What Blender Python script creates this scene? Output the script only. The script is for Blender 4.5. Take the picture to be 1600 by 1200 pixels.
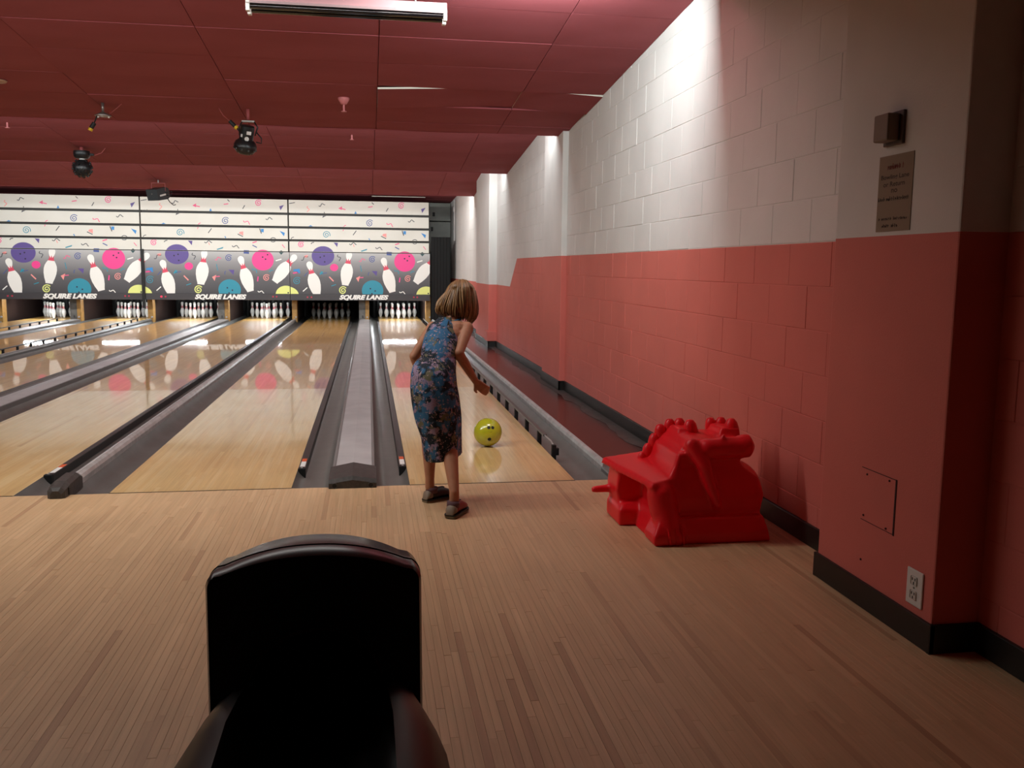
import bpy, bmesh, math, random
from mathutils import Vector, Matrix, Euler
random.seed(7)
PI = math.pi
S = bpy.context.scene
for o in list(bpy.data.objects):
    bpy.data.objects.remove(o)
COL = S.collection

# ------------------------------------------------------------------ camera
F_PX, YAW, PITCH, ROLL, CAM_H = 1398.7, 0.158902, 0.129148, 0.009836, 1.35134
_fw = Vector((math.sin(YAW)*math.cos(PITCH), math.cos(YAW)*math.cos(PITCH), -math.sin(PITCH)))
_rt = Vector((math.cos(YAW), -math.sin(YAW), 0))
_up = _rt.cross(_fw)
_r2 = _rt*math.cos(ROLL) + _up*math.sin(ROLL)
_u2 = -_rt*math.sin(ROLL) + _up*math.cos(ROLL)
cd = bpy.data.cameras.new('camera'); cam = bpy.data.objects.new('camera', cd); COL.objects.link(cam)
cd.sensor_width = 36; cd.lens = F_PX/1600*36; cd.clip_start = 0.05; cd.clip_end = 200
m = Matrix((_r2, _u2, -_fw)).transposed().to_4x4(); m.translation = (0, 0, CAM_H)
cam.matrix_world = m
S.camera = cam

# ------------------------------------------------------------------ world, exposure
w = bpy.data.worlds.new('world'); S.world = w; w.use_nodes = True
w.node_tree.nodes['Background'].inputs[0].default_value = (0.9, 0.85, 0.8, 1)
w.node_tree.nodes['Background'].inputs[1].default_value = 0.012
S.view_settings.view_transform = 'Standard'; S.view_settings.look = 'None'
S.view_settings.gamma = 1; S.view_settings.use_curve_mapping = False
S.view_settings.exposure = 0.55

# ceiling steps: the strip lamps are tucked behind each step, facing the pins
STEPS = [5.30, 9.95, 14.06, 18.53]
def strip(name, x0, x1, y, z, direction, power, width=0.07, color=(1, 0.97, 0.93)):
    l = bpy.data.lights.new(name, 'AREA'); l.shape = 'RECTANGLE'; l.size = x1-x0; l.size_y = width
    l.energy = power; l.color = color
    o = bpy.data.objects.new(name, l); COL.objects.link(o)
    o.location = ((x0+x1)/2, y, z)
    d = Vector(direction).normalized()
    zx = -d; xx = Vector((1, 0, 0)); yy = zx.cross(xx)
    o.matrix_world = Matrix((xx, yy, zx)).transposed().to_4x4() @ Matrix.Identity(4)
    o.location = ((x0+x1)/2, y, z)
    return o
L0, L1, L2, L3 = 34, 62, 68, 138
strip('cove_lamp_a', 0.6, 1.55, 5.50, 3.05, (0, 1, -.25), L0, color=(.86, .98, 1))
strip('approach_fill', -5.2, 0.3, 4.9, 2.94, (0, .35, -.95), 60, width=.12, color=(1, 1, .95))  # fill added to brighten the approach, not one of the step lamps
strip('cove_lamp_a_left', -8.0, -0.9, 5.42, 3.06, (0, .8, -.6), 45, color=(.95, 1, 1))
strip('cove_lamp_a_up', 0.1, 1.6, 5.42, 3.09, (0, .9, .35), 5)
for nm, y, p in (('b', 9.95, L1), ('c', 14.06, L2), ('d', 18.53, L3)):
    strip('cove_lamp_%s' % nm, -9.6, 2.05, y+.17, 2.92, (0, .62, -.78), p, color=(.93, 1, .99) if nm == 'd' else (.84, .98, 1))
    strip('cove_lamp_%s_up' % nm, -9.6, 2.05, y+.16, 2.875, (0, .9, .4), p*.40 if nm == 'd' else p*.9, color=(.95, .98, 1))
# weak unseen fill added behind the camera, for the dim concourse
strip('concourse_fill', -6.0, 1.0, -4.5, 3.1, (0, 0.1, -1), 8, width=1.2, color=(1, .8, .68))

# ------------------------------------------------------------------ helpers
def lin(c):
    if isinstance(c, str):
        c = [int(c[i:i+2], 16)/255 for i in (0, 2, 4)]
    return tuple(x/12.92 if x <= .04045 else ((x+.055)/1.055)**2.4 for x in c) + (1,)
def mat(name, color, rough=.5, metal=0, spec=.5, coat=0, coat_rough=.1, emit=None, emit_s=0, noise=None, bump=None):
    m = bpy.data.materials.new(name); m.use_nodes = True
    nt = m.node_tree; b = nt.nodes['Principled BSDF']
    b.inputs['Base Color'].default_value = lin(color); b.inputs['Roughness'].default_value = rough
    b.inputs['Metallic'].default_value = metal; b.inputs['Specular IOR Level'].default_value = spec
    b.inputs['Coat Weight'].default_value = coat; b.inputs['Coat Roughness'].default_value = coat_rough
    if emit:
        b.inputs['Emission Color'].default_value = lin(emit); b.inputs['Emission Strength'].default_value = emit_s
    if noise:      # (scale, second colour, amount)
        tc = nt.nodes.new('ShaderNodeTexCoord')
        n = nt.nodes.new('ShaderNodeTexNoise'); n.inputs['Scale'].default_value = noise[0]; n.inputs['Detail'].default_value = 5
        nt.links.new(tc.outputs['Object'], n.inputs['Vector'])
        r = nt.nodes.new('ShaderNodeMapRange'); r.inputs[1].default_value = .38; r.inputs[2].default_value = .66
        r.inputs[4].default_value = noise[2]
        nt.links.new(n.outputs['Fac'], r.inputs[0])
        mx = nt.nodes.new('ShaderNodeMix'); mx.data_type = 'RGBA'
        mx.inputs[6].default_value = lin(color); mx.inputs[7].default_value = lin(noise[1])
        nt.links.new(r.outputs[0], mx.inputs[0]); nt.links.new(mx.outputs[2], b.inputs['Base Color'])
    if bump:       # (scale, strength, distance)
        tc = nt.nodes.new('ShaderNodeTexCoord')
        n = nt.nodes.new('ShaderNodeTexNoise'); n.inputs['Scale'].default_value = bump[0]; n.inputs['Detail'].default_value = 4
        nt.links.new(tc.outputs['Object'], n.inputs['Vector'])
        bp = nt.nodes.new('ShaderNodeBump'); bp.inputs['Strength'].default_value = bump[1]; bp.inputs['Distance'].default_value = bump[2]
        nt.links.new(n.outputs['Fac'], bp.inputs['Height']); nt.links.new(bp.outputs[0], b.inputs['Normal'])
    return m

class MB:
    def __init__(s): s.v = []; s.f = []; s.mi = []; s.cur = 0
    def face(s, *idx): s.f.append(idx); s.mi.append(s.cur)
    def add(s, vs, fs):
        n = len(s.v); s.v += [tuple(p) for p in vs]
        for f in fs: s.face(*[i+n for i in f])
    def box(s, x0, x1, y0, y1, z0, z1, M=None):
        vs = [Vector((x, y, z)) for z in (z0, z1) for y in (y0, y1) for x in (x0, x1)]
        if M: vs = [M @ p for p in vs]
        s.add(vs, [(0, 2, 3, 1), (4, 5, 7, 6), (0, 1, 5, 4), (2, 6, 7, 3), (0, 4, 6, 2), (1, 3, 7, 5)]); return s
    def cbox(s, x0, x1, y0, y1, z0, z1, c, M=None):
        """box with chamfered edges"""
        bm = bmesh.new(); bmesh.ops.create_cube(bm, size=1)
        for p in bm.verts:
            p.co = Vector(((x0+x1)/2+p.co.x*(x1-x0), (y0+y1)/2+p.co.y*(y1-y0), (z0+z1)/2+p.co.z*(z1-z0)))
        bmesh.ops.bevel(bm, geom=bm.edges[:], offset=c, segments=2, profile=.5, affect='EDGES')
        bm.verts.index_update()
        s.add([(M @ p.co if M else p.co.copy()) for p in bm.verts], [[q.index for q in f.verts] for f in bm.faces]); bm.free(); return s
    def rings(s, rings, cap=True, closed=True):
        n = len(s.v); k = len(rings[0])
        for r in rings: s.v += [tuple(p) for p in r]
        for i in range(len(rings)-1):
            for j in range(k if closed else k-1):
                a = n+i*k+j; b = n+i*k+(j+1) % k
                s.face(a, b, b+k, a+k)
        if cap and closed:
            s.face(*[n+j for j in range(k)][::-1]); s.face(*[n+(len(rings)-1)*k+j for j in range(k)])
        return s
    def cyl(s, p0, p1, r0, r1=None, n=16, cap=True):
        p0, p1 = Vector(p0), Vector(p1); r1 = r0 if r1 is None else r1
        d = (p1-p0).normalized(); a = d.orthogonal().normalized(); b = d.cross(a)
        return s.rings([[p+(a*math.cos(2*PI*i/n)+b*math.sin(2*PI*i/n))*r for i in range(n)] for p, r in ((p0, r0), (p1, r1))], cap)
    def tube(s, path, r, n=8, taper=None, flat=1):
        path = [Vector(p) for p in path]; rs = []; up = None
        for i, p in enumerate(path):
            d = (path[min(i+1, len(path)-1)]-path[max(i-1, 0)]).normalized()
            if up is None: up = d.orthogonal().normalized()
            a = (up-d*up.dot(d)).normalized(); up = a; b = d.cross(a)
            rr = r if taper is None else r*taper(i/(len(path)-1))
            rs.append([p+(a*math.cos(2*PI*j/n)+b*math.sin(2*PI*j/n)*flat)*rr for j in range(n)])
        return s.rings(rs)
    def ball(s, c, r, nu=20, nv=12, M=None):
        if not hasattr(r, '__len__'): r = (r, r, r)
        c = Vector(c); n = len(s.v)
        T = (lambda p: c + (M @ p if M else p))
        s.v.append(tuple(T(Vector((0, 0, -r[2])))))
        for i in range(1, nv):
            t = -PI/2+PI*i/nv
            for j in range(nu):
                a = 2*PI*j/nu
                s.v.append(tuple(T(Vector((r[0]*math.cos(t)*math.cos(a), r[1]*math.cos(t)*math.sin(a), r[2]*math.sin(t))))))
        s.v.append(tuple(T(Vector((0, 0, r[2]))))); top = len(s.v)-1
        for j in range(nu):
            s.face(n, n+1+(j+1) % nu, n+1+j)
            for i in range(nv-2):
                a = n+1+i*nu+j; b = n+1+i*nu+(j+1) % nu
                s.face(a, b, b+nu, a+nu)
            a = n+1+(nv-2)*nu
            s.face(a+j, a+(j+1) % nu, top)
        return s
    def lathe(s, prof, c=(0, 0, 0), n=20, M=None):
        c = Vector(c)
        return s.rings([[c+(M @ Vector((r*math.cos(2*PI*j/n), r*math.sin(2*PI*j/n), z)) if M else Vector((r*math.cos(2*PI*j/n), r*math.sin(2*PI*j/n), z))) for j in range(n)] for r, z in prof])
    def capsule(s, p0, r0, p1, r1, n=14):
        s.ball(p0, r0, n, 8); s.ball(p1, r1, n, 8); s.cyl(p0, p1, r0*.99, r1*.99, n); return s
    def profile_y(s, prof, y0, y1):
        """closed (x,z) outline swept along y"""
        return s.rings([[(x, y, z) for x, z in prof] for y in (y0, y1)])
    def mesh(s, name, mats, smooth=False, angle=None):
        me = bpy.data.meshes.new(name); me.from_pydata(s.v, [], s.f)
        mats = mats if isinstance(mats, (list, tuple)) else [mats]
        for q in mats: me.materials.append(q)
        if any(s.mi): me.polygons.foreach_set('material_index', s.mi)
        if smooth: me.polygons.foreach_set('use_smooth', [True]*len(me.polygons))
        me.update()
        if smooth and angle is not None: me.set_sharp_from_angle(angle=math.radians(angle))
        return me
    def build(s, name, mats, parent=None, smooth=False, angle=None, loc=None):
        return link(name, s.mesh(name, mats, smooth, angle), parent, loc)
def fix(me):
    bm = bmesh.new(); bm.from_mesh(me); bmesh.ops.recalc_face_normals(bm, faces=bm.faces[:]); bm.to_mesh(me); bm.free(); me.update()
def link(name, me, parent=None, loc=None):
    o = bpy.data.objects.new(name, me); COL.objects.link(o)
    if loc is not None: o.location = loc
    if parent is not None: o.parent = parent
    return o
def empty(name, loc=(0, 0, 0)):
    o = bpy.data.objects.new(name, None); COL.objects.link(o); o.location = loc; o.empty_display_size = .1; return o
def tag(o, label=None, cat=None, group=None, kind=None):
    if label: o['label'] = label
    if cat: o['category'] = cat
    if group: o['group'] = group
    if kind: o['kind'] = kind
    return o
def local(o, parent):          # keep world coordinates of a mesh when its parent empty sits elsewhere
    o.parent = parent; o.location = Vector(o.location)-parent.location; return o
def remesh(mb, name, mt, voxel, smooth_it=4):
    o = mb.build(name, mt)
    r = o.modifiers.new('r', 'REMESH'); r.mode = 'VOXEL'; r.voxel_size = voxel; r.use_smooth_shade = True
    if smooth_it:
        q = o.modifiers.new('s', 'SMOOTH'); q.iterations = smooth_it; q.factor = .5
    dg = bpy.context.evaluated_depsgraph_get()
    me = bpy.data.meshes.new_from_object(o.evaluated_get(dg)); old = o.data
    o.modifiers.clear(); o.data = me; me.name = name; bpy.data.meshes.remove(old)
    if not me.materials: me.materials.append(mt)
    me.polygons.foreach_set('use_smooth', [True]*len(me.polygons))
    return o

# ------------------------------------------------------------------ materials of the setting
def wood_mat(name, c_lo, c_mid, c_hi, rough, coat, coat_rough, board=None, wear=0.0, rand='object', wave=0.0):
    """strip wood; grain runs along world Y. board = board width when the boards are only material"""
    m = bpy.data.materials.new(name); m.use_nodes = True; nt = m.node_tree; N = nt.nodes; K = nt.links
    b = N['Principled BSDF']; g = N.new('ShaderNodeNewGeometry')
    sep = N.new('ShaderNodeSeparateXYZ'); K.new(g.outputs['Position'], sep.inputs[0])
    def math_(op, a, b_=None):
        q = N.new('ShaderNodeMath'); q.operation = op
        for i, x in enumerate((a, b_)):
            if x is None: continue
            if isinstance(x, (int, float)): q.inputs[i].default_value = x
            else: K.new(x, q.inputs[i])
        return q.outputs[0]
    if board:
        col = math_('FLOOR', math_('DIVIDE', math_('ADD', sep.outputs[0], 40), board))
        wn = N.new('ShaderNodeTexWhiteNoise'); wn.noise_dimensions = '1D'; K.new(col, wn.inputs['W'])
        row = math_('FLOOR', math_('ADD', math_('DIVIDE', sep.outputs[1], 1.4), math_('MULTIPLY', wn.outputs['Value'], 7)))
        wn2 = N.new('ShaderNodeTexWhiteNoise'); wn2.noise_dimensions = '2D'
        cb = N.new('ShaderNodeCombineXYZ'); K.new(col, cb.inputs[0]); K.new(row, cb.inputs[1]); K.new(cb.outputs[0], wn2.inputs['Vector'])
        rnd = wn2.outputs['Value']
    elif rand == 'object':
        oi = N.new('ShaderNodeObjectInfo'); rnd = oi.outputs['Random']
    else:
        rnd = g.outputs['Random Per Island']
    cr = N.new('ShaderNodeValToRGB'); K.new(rnd, cr.inputs[0]); e = cr.color_ramp.elements
    e[0].position = 0; e[0].color = lin(c_lo); e[1].position = 1; e[1].color = lin(c_hi)
    q = e.new(.10); q.color = lin(c_mid); q = e.new(.6); q.color = lin(c_mid)
    mp = N.new('ShaderNodeMapping'); mp.inputs['Scale'].default_value = (70, 2.2, 40); K.new(g.outputs['Position'], mp.inputs[0])
    off = N.new('ShaderNodeVectorMath'); off.operation = 'ADD'; K.new(mp.outputs[0], off.inputs[0])
    cb2 = N.new('ShaderNodeCombineXYZ'); K.new(math_('MULTIPLY', rnd, 57.0), cb2.inputs[1]); K.new(cb2.outputs[0], off.inputs[1])
    n = N.new('ShaderNodeTexNoise'); n.inputs['Scale'].default_value = 1; n.inputs['Detail'].default_value = 6; K.new(off.outputs[0], n.inputs['Vector'])
    mr = N.new('ShaderNodeMapRange'); mr.inputs[1].default_value = .3; mr.inputs[2].default_value = .75; mr.inputs[3].default_value = 1.06; mr.inputs[4].default_value = .84
    K.new(n.outputs['Fac'], mr.inputs[0])
    # broad patches: wear and old finish
    n2 = N.new('ShaderNodeTexNoise'); n2.inputs['Scale'].default_value = 1.7; n2.inputs['Detail'].default_value = 4; K.new(g.outputs['Position'], n2.inputs['Vector'])
    mr2 = N.new('ShaderNodeMapRange'); mr2.inputs[1].default_value = .3; mr2.inputs[2].default_value = .7; mr2.inputs[3].default_value = .93; mr2.inputs[4].default_value = 1.05
    K.new(n2.outputs['Fac'], mr2.inputs[0])
    vm = N.new('ShaderNodeVectorMath'); vm.operation = 'SCALE'; K.new(cr.outputs[0], vm.inputs[0]); K.new(math_('MULTIPLY', mr.outputs[0], mr2.outputs[0]), vm.inputs['Scale'])
    K.new(vm.outputs[0], b.inputs['Base Color'])
    b.inputs['Roughness'].default_value = rough; b.inputs['Coat Weight'].default_value = coat
    if wear:
        mr3 = N.new('ShaderNodeMapRange'); mr3.inputs[1].default_value = .35; mr3.inputs[2].default_value = .7
        mr3.inputs[3].default_value = coat_rough; mr3.inputs[4].default_value = coat_rough+wear
        K.new(n2.outputs['Fac'], mr3.inputs[0]); K.new(mr3.outputs[0], b.inputs['Coat Roughness'])
    else:
        b.inputs['Coat Roughness'].default_value = coat_rough
    if wave:
        n3 = N.new('ShaderNodeTexNoise'); n3.inputs['Scale'].default_value = 3.0; n3.inputs['Detail'].default_value = 1
        mp3 = N.new('ShaderNodeMapping'); mp3.inputs['Scale'].default_value = (1.6, .5, 1); K.new(g.outputs['Position'], mp3.inputs[0]); K.new(mp3.outputs[0], n3.inputs['Vector'])
        bp = N.new('ShaderNodeBump'); bp.inputs['Strength'].default_value = 1; bp.inputs['Distance'].default_value = wave
        K.new(n3.outputs['Fac'], bp.inputs['Height']); K.new(bp.outputs[0], b.inputs['Coat Normal'])
    return m
M_PLANK = wood_mat('approach maple plank', 'b28c68', 'caa67d', 'd2af86', .5, .18, .32)
M_PLANKF = wood_mat('approach maple field', 'b28c68', 'caa67d', 'd2af86', .5, .18, .32, rand='island')
M_MAPLE = wood_mat('lane maple', 'c49e66', 'd6b37a', 'ddbf8a', .45, .8, .06, board=.02703, wear=.07, wave=.0006)
M_PINE = wood_mat('lane pine', 'b88848', 'c89852', 'd0a25e', .5, .62, .03, board=.02703, wave=.0005)

def paint_mat():
    m = bpy.data.materials.new('two colour block paint'); m.use_nodes = True; nt = m.node_tree; N = nt.nodes; K = nt.links
    b = N['Principled BSDF']; g = N.new('ShaderNodeNewGeometry'); sep = N.new('ShaderNodeSeparateXYZ'); K.new(g.outputs['Position'], sep.inputs[0])
    mr = N.new('ShaderNodeMapRange'); mr.inputs[1].default_value = 13.05; mr.inputs[2].default_value = 13.70; mr.inputs[3].default_value = 1.487; mr.inputs[4].default_value = 1.065
    K.new(sep.outputs[1], mr.inputs[0])
    lt = N.new('ShaderNodeMath'); lt.operation = 'LESS_THAN'; K.new(sep.outputs[2], lt.inputs[0]); K.new(mr.outputs[0], lt.inputs[1])
    mx = N.new('ShaderNodeMix'); mx.data_type = 'RGBA'; K.new(lt.outputs[0], mx.inputs[0])
    mx.inputs[6].default_value = lin('d9d5d0'); mx.inputs[7].default_value = lin('d06f63')
    n = N.new('ShaderNodeTexNoise'); n.inputs['Scale'].default_value = 2.2; n.inputs['Detail'].default_value = 5; K.new(g.outputs['Position'], n.inputs['Vector'])
    r = N.new('ShaderNodeMapRange'); r.inputs[1].default_value = .3; r.inputs[2].default_value = .7; r.inputs[3].default_value = .94; r.inputs[4].default_value = 1.04; K.new(n.outputs['Fac'], r.inputs[0])
    sc = N.new('ShaderNodeVectorMath'); sc.operation = 'SCALE'; K.new(mx.outputs[2], sc.inputs[0]); K.new(r.outputs[0], sc.inputs['Scale'])
    K.new(sc.outputs[0], b.inputs['Base Color']); b.inputs['Roughness'].default_value = .62; b.inputs['Specular IOR Level'].default_value = .35
    n2 = N.new('ShaderNodeTexNoise'); n2.inputs['Scale'].default_value = 160; n2.inputs['Detail'].default_value = 3; K.new(g.outputs['Position'], n2.inputs['Vector'])
    bp = N.new('ShaderNodeBump'); bp.inputs['Strength'].default_value = .35; bp.inputs['Distance'].default_value = .002
    K.new(n2.outputs['Fac'], bp.inputs['Height']); K.new(bp.outputs[0], b.inputs['Normal'])
    return m
M_PAINT = paint_mat()
M_CEIL = mat('ceiling red paint', '9c5157', .8, spec=.15, noise=(1.3, '90474b', .7), bump=(90, .25, .002))
M_TEDGE = mat('bare tile edge', 'd8d2c4', .8)
M_BLACKBASE = mat('black vinyl base', '14130f', .42, noise=(9, '201e1b', .6))
M_DARK = mat('near black', '0b0a0a', .6)
M_SUB = mat('dark sub floor', '3a2a20', .8)
M_GUT = mat('gutter grey plastic', '605e5a', .36, spec=.5, noise=(6, '55534f', .8), bump=(14, .2, .002))
M_GUTD = mat('gutter dark grey', '55524f', .42, noise=(5, '65625f', .7))
M_CAP = mat('cap pale grey', 'b4b0af', .42, noise=(4, 'a29e9e', .8))
M_CAPEDGE = mat('cap edge trim', '6d6a68', .38)
M_ALU = mat('brushed aluminium', 'c6c4c2', .32, metal=.3, noise=(11, '96938f', .6))
M_HOUS = mat('cast end housing', '3a3634', .5, noise=(40, '4c4743', .7), bump=(120, .4, .002))
M_BUMP = mat('bumper rail black', '211f1e', .4)
M_BUMPG = mat('bumper rail grey', '4b4947', .38)
M_STW = mat('sticker white', 'dcd9d4', .5)
M_STO = mat('sticker orange', 'd2572a', .5)
M_WALK = mat('walkway maroon vinyl', '301918', .25, spec=.4, coat=.25, coat_rough=.12, noise=(7, '241716', .7))
M_DUST = mat('walkway grey edge', '4c4946', .45, noise=(9, '33302e', .8))

# ------------------------------------------------------------------ layout of the lanes
LW, G56, G45 = 1.0541, .7223, .5310
YF = 5.495                       # foul line
X5 = -1.5352
LANES = {}                       # left edge of each lane
LANES[5] = X5; LANES[6] = X5+LW+G56; LANES[4] = X5-G45-LW; LANES[3] = LANES[4]-G56-LW
LANES[2] = LANES[3]-G45-LW; LANES[1] = LANES[2]-G56-LW
YPIN = YF+18.288
YEND = YPIN+1.05
WALLX = 2.15
XL = -13.0

# ------------------------------------------------------------------ floor (approach) with its planks
fl = MB(); fl.box(XL, WALLX+.3, -7, YF-.004, -.12, -.013)
floor = fl.build('floor', M_SUB); tag(floor, 'maple strip approach floor in front of the lanes', kind='structure')
PW = .02703
planks = []
rp = random.Random(3)
x = WALLX-.012
row = 0
while x > -6.2:
    y = YF-.006
    first = True
    while y > .9:
        L = rp.choice((.22, .35, .5, .7, .9, 1.1, 1.3))*rp.uniform(.8, 1.2)
        if first: L *= rp.uniform(.3, 1); first = False
        planks.append((x-PW, x, max(y-L, .9), y)); y -= L
    x -= PW
def seen(p):
    c = Vector(((p[0]+p[1])/2, (p[2]+p[3])/2, 0))-Vector((0, 0, CAM_H))
    d = c.dot(_fw)
    if d < .3: return 0
    u = 800+F_PX*c.dot(_r2)/d; v = 600-F_PX*c.dot(_u2)/d
    if not (-10 < u < 1610 and v < 1215): return 0
    return (p[1]-p[0])*(p[3]-p[2])*CAM_H/d**3*(.2 if 318 < u < 660 and v > 880 else 1)
planks.sort(key=seen, reverse=True)
# unit plank, eased top edges, shared by every single plank
up = MB(); e = .02
up.rings([[(-.5, -.5, -1), (.5, -.5, -1), (.5, .5, -1), (-.5, .5, -1)], [(-.5, -.5, -.1), (.5, -.5, -.1), (.5, .5, -.1), (-.5, .5, -.1)],
          [(-.5+e, -.5+.002, 0), (.5-e, -.5+.002, 0), (.5-e, .5-.002, 0), (-.5+e, .5-.002, 0)]])
upm = up.mesh('plank', M_PLANK)
gap = .0003
for p in planks[:300]:
    o = link('plank', upm, floor); o.location = ((p[0]+p[1])/2, (p[2]+p[3])/2, rp.uniform(-.0004, 0))
    o.scale = (p[1]-p[0]-gap, p[3]-p[2]-gap, .012)
pf = MB()
for p in planks[300:]:
    pf.box(p[0]+gap/2, p[1]-gap/2, p[2]+gap/2, p[3]-gap/2, -.012, rp.uniform(-.0004, 0))
o = pf.build('plank_field', M_PLANKF, floor); tag(o, kind='stuff')
bk = MB(); bk.box(XL, -6.2, -7, YF-.006, -.013, -.0005); bk.box(-6.2, WALLX, -7, .9, -.013, -.0005)
bk.build('concourse_boards', wood_mat('far boards', 'b28c68', 'caa67d', 'd2af86', .5, .18, .32, board=.02703), floor)
sb = MB(); sb.box(XL, WALLX+.3, YF-.004, 25.6, -.4, -.13)
tag(sb.build('floor_slab', M_SUB), 'dark slab beneath the lanes', kind='structure')

# ------------------------------------------------------------------ lanes
LANE_WORD = {6: 'rightmost bowling lane, under the yellow ball', 5: 'bowling lane left of the wide grey divider, its pins unlit',
             4: 'bowling lane between the thin silver rail and the wide pale divider', 3: 'bowling lane left of the wide pale divider, right of the bumper rail',
             2: 'second bowling lane from the left, with a black-footed bumper rail', 1: 'leftmost bowling lane, seen far down by its pins'}
M_DECK = mat('pin deck line', 'e6cf78', .35)
M_SEAM = mat('foul seam black', '17120e', .5)
for k, x0 in LANES.items():
    t = empty('bowling_lane', (x0+LW/2, YF, 0)); tag(t, LANE_WORD[k], 'lane', 'bowling lanes')
    h = MB().box(x0, x0+LW, YF, YF+4.57, -.06, 0).build('maple_section', M_MAPLE); local(h, t)
    p = MB().box(x0, x0+LW, YF+4.572, YEND, -.06, 0).build('pine_section', M_PINE); local(p, t)
    d = MB().box(x0+.01, x0+LW-.01, YPIN-.62, YPIN-.55, 0, .0012).build('deck_stripe', M_DECK); local(d, t)
    f = MB().box(x0, x0+LW, YF-.008, YF+.004, -.03, .0009).build('foul_seam', M_SEAM); local(f, t)

# ------------------------------------------------------------------ gutters, dividers, bumpers
def gutter(x0, x1, label, dark=False, depth=.068):
    xc = (x0+x1)/2; hw = (x1-x0)/2; n = 14; top = []; bot = []
    for i in range(n+1):
        a = -PI/2+PI*i/n
        u = math.sin(a); s = -depth*(1-abs(u)**3.2)
        top.append((xc+hw*u, s)); bot.append((xc+hw*u, -.11))
    g = MB().profile_y(top+bot[::-1], YF-.002, YEND+.5); o = g.build('gutter', M_GUTD if dark else M_GUT); fix(o.data)
    me = o.data
    for pl in me.polygons: pl.use_smooth = True
    me.set_sharp_from_angle(angle=math.radians(40))
    tag(o, label, 'gutter', 'lane gutters'); return o
gutter(LANES[6]+LW, LANES[6]+LW+.236, 'grey gutter right of the rightmost lane, under the bumper posts')
gutter(.027, LANES[6], 'grey gutter between the wide pale divider and the rightmost lane')
gutter(LANES[5]+LW, -.247, 'grey gutter left of the nearest wide pale divider')
gutter(-1.765, LANES[5], 'grey gutter right of the thin silver rail with the dark end block', True)
gutter(LANES[4]+LW, -1.835, 'grey gutter left of the thin silver rail with the dark end block', True)
w34 = (LANES[3]+LW+.234, LANES[4]-.214)
gutter(w34[1], LANES[4], 'grey gutter on the right of the second wide divider')
gutter(LANES[3]+LW, w34[0], 'grey gutter on the left of the second wide divider')
c23 = (LANES[2]+LW+LANES[3])/2
gutter(c23+.035, LANES[3], 'grey gutter right of the black-footed bumper rail', True)
gutter(LANES[2]+LW, c23-.035, 'grey gutter under the black-footed bumper rail', True)
w12 = (LANES[1]+LW+.234, LANES[2]-.214)
gutter(w12[1], LANES[2], 'grey gutter beside the leftmost wide divider, on its right')
gutter(LANES[1]+LW, w12[0], 'grey gutter beside the leftmost wide divider, on its left')
gutter(LANES[1]-.236, LANES[1], 'grey gutter at the left edge of the leftmost lane')

def wide_cap(x0, x1, label, housing):
    xc = (x0+x1)/2; t = empty('ball_track_divider', (xc, YF, 0)); tag(t, label, 'divider', 'wide dividers over the ball tracks')
    ys = YF+.34
    c = MB().profile_y([(x0+.02, -.1), (x1-.02, -.1), (x1-.02, .040), (xc, .052), (x0+.02, .040)], ys, 22.36)
    local(c.build('cap', M_CAP), t)
    for s0, s1 in ((x0, x0+.02), (x1-.02, x1)):
        local(MB().cbox(s0, s1, ys, 22.36, -.1, .047, .004).build('edge_trim', M_CAPEDGE), t)
    # rounded far end
    e = MB().lathe([(.001, -.1), ((x1-x0)/2, -.1), ((x1-x0)/2, .03), ((x1-x0)/2-.03, .05), (.001, .05)], (xc, 22.36, 0), 24)
    local(e.build('end_round', M_CAP, smooth=True, angle=40), t)
    h = MB()
    a, b = x0-.008, x1+.008
    def ring(y, zt, zs): return [(a, y, -.02), (b, y, -.02), (b, y, zs), (xc, y, zt), (a, y, zs)]
    h.rings([ring(YF-.045, .052, .03), ring(YF-.03, .075, .052), ring(YF+.30, .088, .06), ring(YF+.36, .058, .045)])
    hh = h.build('end_housing', M_HOUS); fix(hh.data); local(hh, t)
    for sx in (a+.035, b-.035):
        local(MB().cyl((sx, YF-.0455, .018), (sx, YF-.049, .018), .013, n=16).build('bolt_hole', M_DARK), t)
        local(MB().tube([(sx+.016*math.cos(q*PI/8), YF-.047, .018+.016*math.sin(q*PI/8)) for q in range(17)], .003, 6).build('bolt_rim', M_HOUS), t)
    return t
wide_cap(-.247, .027, 'wide pale grey divider with dark end block, nearest the girl', True)
wide_cap(w34[0], w34[1], 'wide pale grey divider second from the right', True)
wide_cap(w12[0], w12[1], 'wide grey divider farthest left, by the leftmost lane', True)

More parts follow.
